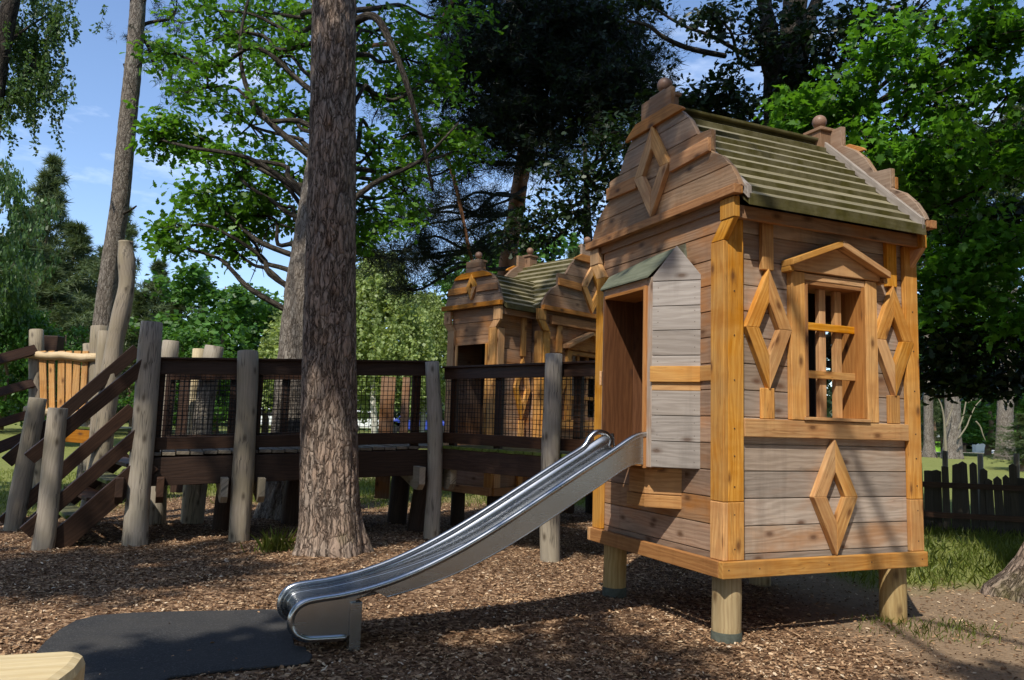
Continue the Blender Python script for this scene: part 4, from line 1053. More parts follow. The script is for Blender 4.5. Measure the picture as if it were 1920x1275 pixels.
for (x, y, z, r) in ((.3, 10.2, 16.6, 2.1), (-3, 10.6, 17.0, 2.0), (2.4, 11, 17.4, 2.0), (-1, 12.2, 18, 2.1), (-5, 9.6, 17.5, 1.8)):
    cr.clump((x, y, z), r, 34, 11, .4, twig=False, root=(-1.7, 8.2, z-2))  # these out-of-frame clumps are added to cut skylight
cr.leaves('crown', 9, .20, LEAF4, NEEDLE, t, up=.5)
cr.tw.build('branch', BARKD, t)
# ---------------------------------------------------------------- trunk behind it, bearing the bright oak-like foliage
t = empty('oak_tree', 'leaning trunk close behind the thick pine with bright lobed leaves hanging over the boardwalk', 'tree')
pts = [at(535, 985, 11.0)-Z*.25, at(538, 940, 11.0), at(548, 840, 11.0), at(560, 700, 11.0), at(572, 560, 11.0), at(586, 460, 11.05), at(604, 340, 11.1), at(628, 170, 11.2), at(650, -300, 11.6)]
trunk('trunk', pts, [.34, .325, .315, .305, .295, .285, .27, .24, .12], BARK2, t, seg=80, amp=.02, flare=(.16, .30, 2.1))
cr = Crown()
def rootp(z):
    for a, b in zip(pts, pts[1:]):
        if a.z <= z <= b.z:
            f = (z-a.z)/(b.z-a.z); p = a.lerp(b, f); return (p.x, p.y, z)
    return tuple(pts[-1])
OAKC = [(330, 100, 12.4, .55), (450, 60, 12.6, .75), (390, 165, 12.0, .62), (520, 110, 12.2, .75), (470, 235, 12.2, .65), (555, 215, 12.4, .6), (330, 232, 11.8, .32), (300, 262, 11.6, .24), (440, 322, 11.8, .48), (365, 272, 11.9, .34), (500, 360, 12.0, .55), (385, 375, 11.7, .40), (345, 425, 11.6, .30), (440, 425, 11.8, .36), (335, 462, 11.5, .16), (480, 400, 11.8, .35), (545, 330, 12.2, .5), (430, 462, 11.7, .2), (500, 30, 13.5, .9), (590, 40, 13.2, .8), (410, 20, 13.0, .7),
        (700, 60, 12.4, .8), (720, 180, 12.4, .75), (690, 290, 12.2, .7), (760, 110, 13, .8), (770, 250, 12.8, .7), (700, 390, 12.2, .5), (830, 170, 13.2, .7), (840, 40, 13.4, .8), (850, 280, 13.2, .55), (760, 360, 12.8, .5), (560, 420, 12.3, .3), (670, 450, 12.0, .3)]
for (px, py, Yd, r) in OAKC:
    c = at(px, py, Yd); cr.clump(c, (r*1.05, r*1.1, r*.75), int(5+9*r), 7, .14+.045*r, root=rootp(max(2.2, c.z-.6-.25*abs(c.x+3))))
cr.leaves('crown', 7, .128, OAK_OUT, OAKL, t, up=.75)
cr.tw.build('twigs', BARKD, t)
limb(t, [at(640, 60, 11.4), at(700, 30, 11.0), at(745, 110, 10.8), at(775, 200, 10.8), at(800, 300, 11), at(812, 360, 11.2)], .07, .02, BARKD)
limb(t, [at(610, 420, 11.2), at(700, 345, 11.4), at(790, 300, 11.8), at(860, 230, 12)], .05, .015, BARKD)
limb(t, [at(590, 300, 11.3), at(480, 200, 11.6), at(450, 90, 11.9), at(470, -20, 12)], .05, .02, BARKD)
limb(t, [at(575, 400, 11.2), at(520, 330, 11.5), at(455, 300, 11.7), at(380, 290, 11.8)], .035, .008, BARKD)
limb(t, [at(575, 440, 11.2), at(520, 420, 11.6), at(497, 440, 11.7), at(480, 500, 11.7), at(468, 530, 11.7)], .016, .005, BARKD)
limb(t, [at(500, 440, 11.7), at(490, 480, 11.7), at(495, 520, 11.7)], .01, .003, BARKD)
# ---------------------------------------------------------------- slim pine on the left
t = empty('pine_tree', 'slim pale grey pine trunk leaning right against open sky above the lookout platform', 'tree')
pts = [at(165, 900, 13)-Z*.3, at(178, 800, 13), at(190, 640, 13), at(207, 500, 13), at(225, 380, 13), at(237, 250, 13), at(250, 120, 13), at(259, 0, 13), at(268, -150, 13), at(280, -420, 13)]
trunk('trunk', pts, [.19, .18, .165, .155, .15, .145, .14, .13, .12, .06], BARK2, t, seg=48, amp=.010, freq=(9, 3))
limb(t, [at(240, 150, 13), at(262, 120, 12.9), at(285, 105, 12.8)], .02, .006, BARKD); limb(t, [at(232, 120, 13), at(238, 145, 12.9), at(246, 165, 12.8)], .016, .004, BARKD)
limb(t, [at(230, 402, 12.95), at(246, 393, 12.8), at(256, 386, 12.75)], .022, .012, BARKD); limb(t, [at(258, 10, 13), at(285, -10, 12.9), at(300, -30, 12.8)], .02, .01, BARKD)
limb(t, [at(255, 25, 13), at(245, 0, 12.9), at(240, -30, 12.8)], .02, .01, BARKD)
cr = Crown()
for (px, py, r) in ((300, -330, 1.2), (200, -420, 1.2), (330, 20, .5), (300, 90, .45), (320, 150, .4), (260, -520, 1.1)):
    c = at(px, py, 13.6); cr.clump(c, r, int(4+7*r), 9, .2, root=at(262, min(60, py+100), 13.0))
cr.needles('crown', 24, .12, .009, NEEDLE, t); cr.tw.build('twigs', BARKD, t)
# dark trunk and hanging birch foliage in the top left corner
t = empty('birch_tree', 'hanging birch foliage beside a dark leaning trunk in the top left corner', 'tree')
pts = [at(-130, 1000, 12)-Z*.2, at(-70, 700, 12), at(-35, 400, 12), at(-8, 150, 12), at(12, 40, 12), at(30, -60, 12), at(70, -400, 12)]
trunk('trunk', pts, [.2, .18, .16, .145, .135, .12, .06], BARKD, t, seg=32, amp=.012)
V_ = []; rngs = rng
C_, D_ = [], []
strand = MB()
for (px, py, Yd, ln, n) in ((20, 40, 12.5, .9, 34), (60, 70, 12.8, .9, 42), (80, 120, 12.6, .75, 34), (40, 150, 12.4, .8, 30), (95, 30, 12.8, 1.0, 24), (15, 190, 12.3, .5, 18), (70, 190, 12.6, .55, 14), (5, 250, 12.2, .25, 6), (60, -40, 12.6, .8, 24), (110, 0, 13, .7, 12)):
    for k in range(n):
        p = np.array(at(px+rng.normal()*26, py+rng.normal()*20, Yd+rng.normal()*.35)); L = ln*rng.uniform(.35, 1.0); a = rng.normal(size=2)*.10
        m = int(L/.014)
        q_ = [p+np.array([a[0]*s*s, a[1]*s*s, -L*s]) for s in np.linspace(0, 1, 5)]
        strand.tube(q_, [.004, .003, .003, .002, .001], 3, False)
        f = rng.random((m, 1)); pos = p+np.concatenate([a[0]*f*f, a[1]*f*f, -L*f], 1)+rng.normal(size=(m, 3))*.022
        C_.append(pos); d = rng.normal(size=(m, 3))*.7; d[:, 2] -= .7; D_.append(d)
C_ = np.vstack(C_); D_ = np.vstack(D_)
mesh_from('crown', leaf_verts(C_, D_, rng.normal(size=C_.shape), rng.uniform(.05, .085, len(C_)), LEAF4), 4, BIRCHN, t); strand.build('twigs', BARKD, t)
limb(t, [at(-10, 210, 12), at(30, 175, 12.3), at(60, 120, 12.5), at(70, 60, 12.7)], .04, .012, BARKD)
limb(t, [at(0, 90, 12), at(40, 60, 12.4), at(85, 30, 12.7)], .035, .012, BARKD); limb(t, [at(-2, 108, 12), at(10, 106, 11.9), at(22, 108, 11.9)], .014, .006, BARKD)
# ---------------------------------------------------------------- dark pine mass in the middle, its shade put into the needle and leaf colours
t = empty('pine_tree', 'dark shaded pine with reddish limbs filling the sky behind the two playhouses', 'tree')
pts = [(-.35, 17.5, .1), (-.3, 17.5, 2), (-.2, 17.4, 4.5), (0.1, 17.3, 7), (.5, 17.0, 10), (.9, 16.8, 13)]
trunk('trunk', pts, [.26, .24, .2, .18, .15, .1], REDB, t, seg=32, amp=.012)
cr = Crown(); crd = Crown()
DP = [(880, 60, 16, .9), (960, 70, 15.5, 1.1), (1050, 50, 15.5, 1.2), (1120, 120, 15.2, 1.0), (1010, 170, 15.2, 1.1), (1090, 220, 15, .9), (1160, 190, 15, .75), (1185, 130, 15, .55), (910, 190, 15.6, 1.0), (960, 290, 15.6, .8), (870, 320, 16, .8), (800, 420, 15.5, .7), (755, 470, 15.2, .55), (710, 480, 15, .45), (880, 430, 16, .7), (830, 500, 15.8, .45), (1050, 300, 15.3, .6), (940, 20, 16, 1.1), (1080, -40, 15.5, 1.3), (790, 330, 16, .8), (690, 420, 15.5, .5), (770, 200, 16.5, .8), (920, 390, 16, .6), (1150, 60, 15.5, .8), (1000, -20, 15.4, 1.2), (760, 540, 15.6, .28), (800, 480, 15.6, .5), (900, 130, 15, .9), (980, 110, 14.8, .9), (1060, 150, 14.8, .9), (1120, 200, 14.8, .7), (940, 240, 15, .7), (1010, 250, 14.9, .7), (850, 120, 15.4, .7), (820, 250, 15.6, .6), (1000, 40, 14.9, 1.), (1110, 40, 14.9, .9), (860, 380, 15.8, .6), (780, 400, 15.6, .5), (900, 460, 16, .5)]
for (px, py, Yd, r) in DP:
    c = at(px, py, Yd); root = (.1+.12*(c.z-5), 17.2, max(3.0, min(12, c.z+.8)))
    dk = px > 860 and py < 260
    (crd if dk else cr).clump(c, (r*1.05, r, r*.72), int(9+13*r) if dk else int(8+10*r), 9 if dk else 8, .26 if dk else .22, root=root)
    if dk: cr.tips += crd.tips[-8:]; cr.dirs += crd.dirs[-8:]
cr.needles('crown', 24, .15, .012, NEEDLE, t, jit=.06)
crd.leaves('shaded_crown', 4, .13, OAK_OUT, OAKD, t, up=.4); crd.needles('shaded_needles', 30, .17, .013, leafmat('shaded_needle', (.006, .012, .007), (.018, .026, .012), .1, .5), t, jit=.07)
cr.tw.build('twigs', BARKD, t); crd.tw.build('twigs', BARKD, t)
limb(t, [at(760, 75, 15.8), at(810, 62, 15.5), at(840, 20, 15.3), at(865, -30, 15.2)], .07, .05, REDB)
limb(t, [at(650, 90, 15.4), at(740, 80, 15.5), at(830, 60, 15.6), at(870, 30, 15.8)], .05, .03, REDB)
limb(t, [at(835, 290, 15.6), at(850, 330, 15.5), at(866, 400, 15.5), at(880, 470, 15.6), at(895, 520, 15.8)], .045, .03, REDB)
limb(t, [at(850, 250, 15.0), at(900, 235, 14.9), at(960, 215, 14.9), at(1010, 180, 15)], .05, .02, BARKD)
limb(t, [at(660, 330, 14.8), at(720, 335, 15), at(790, 300, 15.1), at(850, 250, 15.2)], .045, .03, BARKD)
# leafy dark sprays between the pine and the near gable
t = empty('oak_tree', 'shaded oak sapling with drooping dark sprays just left of the near gable', 'tree')
pts = [(1.35, 12.6, 0), (1.3, 12.6, 2.2), (1.2, 12.5, 4.2), (1.1, 12.4, 6)]
trunk('trunk', pts, [.11, .10, .08, .03], BARKD, t, seg=20, amp=.006)
cr = Crown()
for (px, py, Yd, r) in ((1020, 410, 12.2, .32), (1070, 385, 12, .32), (1110, 345, 11.8, .35), (1130, 280, 11.6, .4), (980, 430, 12.4, .25), (1085, 420, 12, .2), (1150, 330, 11.8, .25), (1190, 250, 11.7, .4), (1010, 455, 12.6, .2), (1050, 330, 12.2, .25)):
    c = at(px, py, Yd); cr.clump(c, r, int(5+12*r), 6, .17, root=(1.2, 12.5, min(5.6, c.z+.4)))
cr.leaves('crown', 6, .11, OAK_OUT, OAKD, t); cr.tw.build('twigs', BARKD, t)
# ---------------------------------------------------------------- big leafy tree on the right behind the playhouse
t = empty('maple_tree', 'broad tree with bright star shaped leaves overhanging the right side of the playhouse', 'tree')
pts = [(4.35, 12.9, -.1), (4.4, 12.9, 2), (4.5, 12.9, 4.5), (4.55, 12.9, 6.5), (4.75, 12.8, 9), (5.0, 12.7, 12)]
trunk('trunk', pts, [.32, .28, .26, .24, .2, .1], BARKD, t, seg=40, amp=.015)
cr = Crown(); crd = Crown()
RT = [(1560, 330, 10.6, .55, 1), (1500, 250, 10.8, .5, 1), (1480, 205, 11, .45, 1), (1440, 300, 11.4, .5, 1), (1600, 200, 10.4, .65, 1), (1660, 110, 10.2, .7, 1), (1730, 180, 10.2, .65, 1), (1640, 280, 10.2, .55, 1), (1820, 90, 10, .75, 1), (1890, 180, 9.8, .6, 1), (1800, 280, 10, .6, 1), (1880, 330, 9.8, .6, 1), (1870, 30, 10, .7, 1), (1760, 350, 10.4, .5, 1),
      (1800, 450, 10.2, .5, 1), (1870, 470, 10, .55, 1), (1780, 520, 10.2, .42, 1), (1850, 560, 10, .5, 1), (1900, 600, 9.8, .45, 1), (1775, 590, 10.2, .36, 1), (1800, 640, 10.4, .4, 0), (1870, 660, 10.3, .45, 0), (1760, 660, 10.6, .3, 0), (1825, 710, 10.6, .28, 0), (1900, 700, 10.2, .4, 0), (1790, 715, 10.8, .15, 0), (1765, 700, 10.8, .16, 0),
      (1365, 165, 12.2, .55, 0), (1425, 60, 12.0, .72, 0), (1210, 4, 12.5, .2, 0), (1330, 25, 12.4, .25, 0), (1290, 190, 12.4, .3, 0), (1520, 60, 11.8, .9, 0), (1400, 230, 12.2, .6, 0), (1320, 210, 12.4, .5, 0), (1260, 205, 12.4, .35, 0), (1600, 30, 11.5, .9, 0), (1720, 20, 11.5, .9, 0), (1560, 150, 12.2, .7, 0), (1680, 380, 11.4, .55, 0), (1720, 440, 11.4, .5, 0), (1840, 390, 11.2, .6, 0), (1700, 270, 11.8, .7, 0), (1780, 140, 11.8, .8, 0), (1880, 250, 11.4, .7, 0), (1500, 160, 12.6, .6, 0), (1900, 420, 11, .5, 0), (1740, 560, 11.4, .4, 0), (1620, 330, 12, .5, 0)]
for (px, py, Yd, r, b) in RT:
    c = at(px, py, Yd); (cr if b else crd).clump(c, (r, r, r*.68), int(5+12*r), 7, .17+.05*r, root=(4.55+.02*c.z, 12.85, max(2.6, min(9, c.z*.85+.2))))
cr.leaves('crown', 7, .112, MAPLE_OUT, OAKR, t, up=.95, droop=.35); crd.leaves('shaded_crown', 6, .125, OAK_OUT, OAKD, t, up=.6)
cr.tw.build('twigs', BARKD, t); crd.tw.build('twigs', BARKD, t)
limb(t, [at(1480, 200, 12.9), at(1500, 120, 12.9), at(1520, 30, 12.9), at(1570, -80, 12.9)], .14, .1, BARKD); limb(t, [at(1450, 260, 12.9), at(1448, 120, 12.7), at(1440, 40, 12.5), at(1420, -60, 12.4)], .17, .12, BARKD)
limb(t, [at(1640, 480, 11.8), at(1700, 350, 11.2), at(1760, 305, 10.8), at(1830, 270, 10.5), at(1930, 240, 10)], .07, .04, BARK2)
limb(t, [at(1690, 360, 11.8), at(1740, 330, 11.3), at(1800, 280, 10.8)], .05, .03, BARKD)
limb(t, [at(1360, 105, 12.3), at(1290, 90, 12), at(1245, 70, 11.8), at(1215, 48, 11.7), at(1176, 39, 11.6)], .045, .025, BARKD)
limb(t, [at(1690, 380, 12), at(1720, 340, 11.6), at(1750, 300, 11.4)], .03, .012, BARKD)
# ---------------------------------------------------------------- flared trunk at the right edge
t = empty('oak_tree', 'mossy flared tree base just entering the picture at the right edge', 'tree')
pts = [(4.98, 6.75, -.2), (4.98, 6.75, .2), (5.0, 6.75, .9), (5.02, 6.75, 2.5), (5.1, 6.8, 5), (5.2, 6.9, 8)]
trunk('trunk', pts, [.55, .46, .40, .37, .34, .25], BARK, t, seg=90, amp=.025, flare=(.30, .26, 1.2))
cr = Crown()
for (x, y, z, r) in ((5.0, 6.5, 8.5, 1.3), (4.2, 5.4, 9, 1.1), (6, 7.5, 9, 1.4), (6.2, 5.6, 9.5, 1.3), (5.2, 4.4, 10, 1.1)):
    cr.clump((x, y, z), r, 14, 9, .3, twig=False, root=(5.2, 6.8, 7))
cr.leaves('crown', 6, .16, QUAD_OUT, OAKR, t); cr.tw.build('twigs', BARKD, t)
# ---------------------------------------------------------------- trees behind the photographer: they dapple the light
def overhead(label, tx, ty, targets, mat, seed):
    t = empty('pine_tree' if mat is NEEDLE else 'oak_tree', label, 'tree')
    tp = []; cr = Crown()
    for (x, y, z, hc, r, n) in targets:
        s = (hc-z)/SDIR.z; c = Vector((x, y, z))+SDIR*s; tp.append(c)
        cr.clump(c, (r, r, r*.6), n, 8, .22+.06*r, twig=False, root=(tx, ty, hc*.72))
    trunk('trunk', [(tx, ty, -.2), (tx+.05, ty, 4), (tx, ty+.1, 9), (tx+.2, ty, 15)], [.34, .3, .24, .12], BARK, t, seg=24, amp=.02)
    cr.leaves('crown', 7, .17, QUAD_OUT, mat, t); cr.tw.build('branch', BARKD, t)
# (target point to be shaded, crown height, radius, density)
overhead('tall tree standing behind the camera on the left, outside the picture', -7.2, -1.5,
    [(-3.2, 9.4, 1.3, 13, .9, 22), (-2.3, 9.6, 1.5, 13.5, .9, 24), (-1.3, 9.6, 1.2, 13, .9, 24), (-.4, 9.4, 1.4, 13.2, .9, 24), (.4, 8.8, 1.2, 12.8, .75, 20), (-3.6, 7.6, 0, 13.5, .8, 14), (-5.2, 7.0, 0, 13, .9, 18), (-1.75, 8.0, 2.5, 14, .55, 12), (-1.0, 10.6, 2.6, 14, .7, 9), (.6, 11, 2.4, 14.2, .7, 10),
     (-4.5, 6.7, 0, 13.1, .6, 14), (-3.5, 6.5, 0, 13.2, .5, 12), (-2.6, 7.2, 0, 13.4, .45, 9), (-4.3, 8.6, 1.2, 13.3, .55, 7), (-2.9, 6.6, 0, 12.8, .6, 8), (-1.8, 8.0, 4.1, 14.6, .5, 8), (-3.2, 11, 4, 15, .7, 5), (-5.5, 9.0, .6, 12.6, .5, 6)], NEEDLE, 1)
overhead('tall tree standing behind the camera on the right, outside the picture', 2.6, -5.2,
    [(-1.3, 4.50, 0, 9.5, .42, 14), (-.75, 4.55, 0, 9.5, .45, 12), (-1.75, 4.22, 0, 9.3, .40, 12), (-.1, 4.45, 0, 9.6, .4, 9), (-.95, 5.0, 0, 9.6, .25, 5), (.66, 4.6, 0, 9.5, .3, 8), (.5, 5.4, 0, 9.7, .22, 4), (1.1, 6.2, 3.3, 11, .35, 4), (1.2, 6.5, 2.6, 11, .35, 4), (2.9, 4.5, 0, 9.4, .3, 4), (6.6, 11.2, .6, 12, 1.3, 26), (8.6, 10.5, .6, 12, 1.2, 24)], OAKR, 2)
# ---------------------------------------------------------------- trees in the distance
def conifer_mesh(seed, h, w, n=2300, per=11, size=.42, width=.05, mat=NEEDLEF, base=.18, shape='cone'):
    """crown of whorled branches with needle sprays; returns a mesh standing on z=0"""
    g = np.random.default_rng(seed); C, D = [], []
    nl = int(16+h*1.1)
    for k in range(nl):
        f = k/nl; z = h*(base+(1-base)*f)
        rad = w*((1-f)**.8 if shape == 'cone' else math.sin(min(1, .25+f*.9)*math.pi)**.7+.08)*g.uniform(.7, 1.15)
        nb = max(4, int(9*(1-f*.5)))
        for b_ in range(nb):
            if g.random() < .18: continue
            a = g.uniform(0, 6.283); L = rad*g.uniform(.55, 1.1); m = max(4, int(n/nl/nb*1.15))
            s = g.random(m)**.7; sp = g.normal(size=(m, 3))*np.array([.16, .16, .10])*(.4+L*.3)
            p = np.stack([np.cos(a)*L*s, np.sin(a)*L*s, z+.28*L*s-.20*L*s*s+0*s], 1)+sp
            sp[:, 2] *= .8; C.append(p); D.append(np.stack([np.cos(a)+g.normal(size=m)*.5, np.sin(a)+g.normal(size=m)*.5, .5+g.normal(size=m)*.5], 1))
    C = np.repeat(np.vstack(C), per, 0); D = np.repeat(np.vstack(D), per, 0)
    d = norm(norm(D)*.6+g.normal(size=D.shape)*.7)
    out = TRI_OUT*np.array([width/size/.08, 1.])
    return mesh_from('crown', leaf_verts(C, d, g.normal(size=C.shape), size*g.uniform(.5, 1.1, size=len(C)), out, 0, .1), 3, mat, 'mesh')
def broad_mesh(seed, h, w, nclump=46, ntip=26, per=7, size=.24, mat=BROADF, low=.18):
    g = np.random.default_rng(seed); C, D = [], []
    for k in range(nclump):
        v = norm(g.normal(size=3)); r_ = g.uniform(.55, 1.0)
        c = np.array([v[0]*w*r_, v[1]*w*r_, h*(low+(1-low)*.5)+v[2]*h*(1-low)*.5*r_])
        s = w*g.uniform(.16, .34)
        t = c+norm(g.normal(size=(ntip, 3)))*s*g.uniform(.5, 1.05, size=(ntip, 1))*np.array([1, 1, .7])
        C.append(t); D.append(norm(t-c)*.8+v*.3)
    C = np.repeat(np.vstack(C), per, 0); D = np.repeat(np.vstack(D), per, 0); C = C+g.normal(size=C.shape)*size*.5
    d = norm(norm(D)*.5+g.normal(size=D.shape)*.8); N = norm(D)*.8+g.normal(size=D.shape)*.5; N[:, 2] += .5
    return mesh_from('crown', leaf_verts(C, d, N, size*g.uniform(.6, 1.2, size=len(C)), LEAF4*np.array([1.25, 1]), .2, .2), 4, mat, 'mesh')
def weep_mesh(seed, h, w, n=900, mat=BIRCHF):
    g = np.random.default_rng(seed); C, D = [], []
    for k in range(n):
        a = g.uniform(0, 6.283); f = g.random()**.7; z = h*(.28+.72*f); r_ = w*(1-f**2.2*.8)*math.sqrt(g.random())*.98
        L = g.uniform(.5, 1.6); m = int(26*L); s = g.random((m, 1))
        base = np.array([math.cos(a)*r_, math.sin(a)*r_, z])
        C.append(base+np.concatenate([np.cos(a)*.25*s*(1-s*.4), np.sin(a)*.25*s*(1-s*.4), -L*s], 1)+g.normal(size=(m, 3))*.07)
        d = g.normal(size=(m, 3))*.6; d[:, 2] -= .6; D.append(d)
    C = np.vstack(C); D = np.vstack(D)
    return mesh_from('crown', leaf_verts(C, D, g.normal(size=C.shape)+np.array([0, -.4, .6]), g.uniform(.10, .19, len(C)), LEAF4*np.array([1.2, 1]), .2, .2), 4, mat, 'mesh')
def far_tree(name, label, px, py_top, Yd, w_px, crown_me, ref_h, ref_w, mat_trunk, group=None, trunk_r=.16, base_z=None, lean=0):
    p = at(px, py_top, Yd); g0 = gz(p.x, Yd)
    h = p.z-g0; w = w_px*Yd/FPX
    t = empty(name, label, 'tree', (p.x, Yd, g0), random.uniform(0, 6.28), group)
    o = link_mesh('crown', crown_me, t); o.scale = (1.45*w/ref_w, 1.45*w/ref_w, h/ref_h)
    mb = MB(); n = 7
    mb.tube([(lean*k/n*.3+.12*math.sin(k*1.3), .1*math.cos(k), -.2+h*.93*k/n) for k in range(n+1)], [trunk_r*(1-.85*k/n) for k in range(n+1)], 12, True, rough=.1)
    mb.build('trunk', mat_trunk, t); return t
CM = [conifer_mesh(11, 10, 2.6), conifer_mesh(12, 10, 2.6, shape='round', base=.30), conifer_mesh(13, 10, 2.4, n=1300, base=.1), conifer_mesh(17, 10, 2.6, shape='round', base=.12, n=1900)]
CP = simple('far_pine_trunk', (.20, .13, .085), .85, var=.4, scale=3)
for (px, pt, Yd, w, m, lab) in (
        (103, 292, 34, 78, 0, 'tallest pointed blue green pine of the left background, rising above its neighbours'),
        (45, 385, 31, 95, 3, 'dense dark pine at the left edge in front of the tallest pointed pine'),
        (150, 420, 33, 85, 1, 'rounded dark pine between the tallest pointed pine and the slim grey trunk'),
        (242, 385, 44, 52, 2, 'distant feathery pine showing just right of the slim grey trunk'),
        (200, 462, 36, 75, 3, 'dark pine directly behind the slim grey trunk and crooked log'),
        (302, 490, 36, 62, 1, 'flat topped dark pine between the crooked log and the round green tree'),
        (265, 545, 31, 70, 3, 'low dark pine behind the tall left log post'),
        (5, 450, 28, 85, 3, 'low dark pine cut by the left edge of the picture'),
        (95, 500, 27, 85, 1, 'low spreading pine with bare pale stems above the lookout platform'),
        (330, 570, 34, 60, 1, 'low pine filling the gap left of the round green tree')):
    far_tree('pine_tree', lab, px, pt, Yd, w, CM[m], 10, 2.5, CP, 'pines on the left skyline')
BM = [broad_mesh(21, 8, 3), broad_mesh(22, 8, 3, low=.05), broad_mesh(23, 8, 3, nclump=60)]
far_tree('broadleaf_tree', 'round bright green tree in the gap between the left pines and the trunks', 425, 508, 33, 112, BM[0], 8, 3, CP, None)
far_tree('broadleaf_tree', 'lower green tree filling the gap beside the leaning second trunk', 510, 545, 36, 80, BM[2], 8, 3, CP, None)
far_tree('broadleaf_tree', 'small bright bushy tree seen over the boardwalk rail below the round tree', 370, 610, 28, 75, BM[1], 8, 3, CP, None)
far_tree('broadleaf_tree', 'thin greyish tree top showing left of the round bright green tree', 385, 505, 40, 30, CM[2], 10, 2.5, CP, None)
WM = [weep_mesh(31, 8, 2.4), weep_mesh(32, 8, 2.4)]
far_tree('birch_tree', 'pale weeping birch right of the thick pine trunk', 715, 468, 27, 85, WM[0], 8, 2.4, BIRCHB, None, .13)
far_tree('birch_tree', 'second pale weeping birch close to the small gable of the farther playhouse', 800, 545, 30, 62, WM[1], 8, 2.4, BIRCHB, None, .13)
far_tree('birch_tree', 'pale birch half hidden behind the two big trunks', 610, 520, 30, 90, WM[1], 8, 2.4, BIRCHB, None, .13)
far_tree('broadleaf_tree', 'green tree behind the roof of the farther playhouse', 1010, 440, 32, 130, BM[2], 8, 3, CP, None)
far_tree('pine_tree', 'distant pine behind the roof ridge of the farther playhouse', 1080, 455, 38, 80, CM[3], 10, 2.5, CP, None)
BM.append(broad_mesh(24, 8, 3, nclump=52, ntip=20, size=.20, mat=BIRCHN, low=.3))
far_tree('birch_tree', 'airy birch top at the left edge below the corner foliage, in front of the pines', 10, 298, 21, 62, BM[3], 8, 3, BIRCHB, None, .12)
far_tree('broadleaf_tree', 'low leafy bush under the pines left of the slim grey trunk', 120, 600, 23, 55, BM[1], 8, 3, CP, None, .08)
far_tree('broadleaf_tree', 'low leafy bush at the far left behind the ramp rails', 20, 560, 22, 55, BM[2], 8, 3, CP, None, .08)
# right hand background, seen under the maple
far_tree('pine_bush', 'pale green young pine beyond the fence right beside the playhouse wall', 1745, 715, 32, 34, CM[3], 10, 2.5, CP, None, .1)
far_tree('broadleaf_tree', 'mid green tree between the two far pine trunks on the lawn', 1850, 690, 36, 80, BM[1], 8, 3, CP, None)
far_tree('pine_bush', 'young pine at the right edge beyond the fence', 1915, 775, 24, 40, CM[3], 10, 2.5, CP, None, .1)
far_tree('broadleaf_tree', 'dark tree filling the right background above the lawn', 1790, 600, 46, 130, BM[2], 8, 3, CP, None)
far_tree('broadleaf_tree', 'dark tree at the far right above the lawn', 1930, 560, 44, 150, BM[0], 8, 3, CP, None)
far_tree('pine_tree', 'tall far pine partly hidden by the maple at the right', 1850, 470, 50, 90, CM[1], 10, 2.5, CP, None)
def far_trunk(label, pxs, Yd, r):
    t = empty('pine_tree', label, 'tree'); P = [at(x, y, Yd) for x, y in pxs]; P[0].z = gz(P[0].x, Yd)-.2
    trunk('trunk', P, [r*1.15, r, r*.95, r*.85, r*.5], BARK2, t, seg=24, amp=.02, flare=(.1, .3, .5))
    c = CM[1]; o = link_mesh('crown', c, t); top = P[-1]; o.location = (top.x, top.y, top.z-4.5); o.scale = (1.2, 1.2, .75); return t
far_trunk('thick pale pine trunk on the lawn beyond the fence, nearest the playhouse', [(1786, 862), (1786, 800), (1786, 740), (1787, 600), (1790, 330)], 30, .30)
far_trunk('pale branched pine trunk on the lawn near the right edge', [(1886, 862), (1884, 800), (1886, 740), (1893, 600), (1905, 330)], 31, .31)
far_trunk('dark pine stump like trunk beyond the fence touching the playhouse edge', [(1744, 862), (1742, 830), (1741, 800), (1740, 700), (1738, 420)], 31, .19)
t = empty('bare_tree', 'leafless pale branching stems beside the thick trunk on the lawn', 'tree')
for pts in ([(1774, 858), (1772, 820), (1770, 785), (1765, 760), (1758, 745)], [(1797, 822), (1812, 800), (1818, 785), (1830, 760), (1850, 740)], [(1797, 805), (1806, 780), (1812, 750), (1822, 720), (1835, 700)], [(1815, 755), (1835, 740), (1852, 728), (1862, 715), (1870, 705)], [(1774, 800), (1780, 780), (1784, 770), (1786, 760), (1788, 750)], [(1830, 790), (1838, 800), (1842, 812), (1845, 820), (1848, 826)]):
    limb(t, [at(x, y, 29.3) for x, y in pts], .06 if pts[0][1] > 850 else .032, .012, simple('pale_dead_branch', (.22, .19, .13), .8))
# things by the path far away
def far_box(name, label, cat, x0, x1, y0, y1, Yd, mat, parts=()):
    a, b = at(x0, y1, Yd), at(x1, y0, Yd); mb = MB(); mb.box(a.x, b.x, Yd, Yd+.3, a.z, b.z, X)
    o = mb.build(name, mat); tag(o, label, cat); return o
WHT = simple('white_paint', (.78, .80, .78), .5, var=.05); GRN = simple('lime_banner', (.30, .62, .05), .6, var=.05); BLU = simple('blue_cover', (.03, .06, .35), .5); HUT = simple('tan_hut', (.42, .27, .16), .7)
t = empty('notice_board', 'white arched notice board standing on the far path beyond the lawn', 'notice board')
p, q2 = at(1829, 851, 44), at(1851, 836, 44)
mb = MB(); mb.prism([(p.x, 44, p.z), (q2.x, 44, p.z), (q2.x, 44, q2.z), (q2.x*.7+p.x*.3, 44, q2.z+.12), (q2.x*.3+p.x*.7, 44, q2.z+.12), (p.x, 44, q2.z)], (0, .06, 0), X); mb.build('panel', WHT, t)
for xx in (p.x, q2.x-.1):
    mb = MB(); mb.box(xx-.06, xx+.07, 44.07, 44.2, gz(xx, 44)-.1, q2.z+.05, Z); mb.build('post', WHT, t)
t = empty('banner_sign', 'lime green banner under a dark frame left of the thick trunk on the lawn', 'banner')
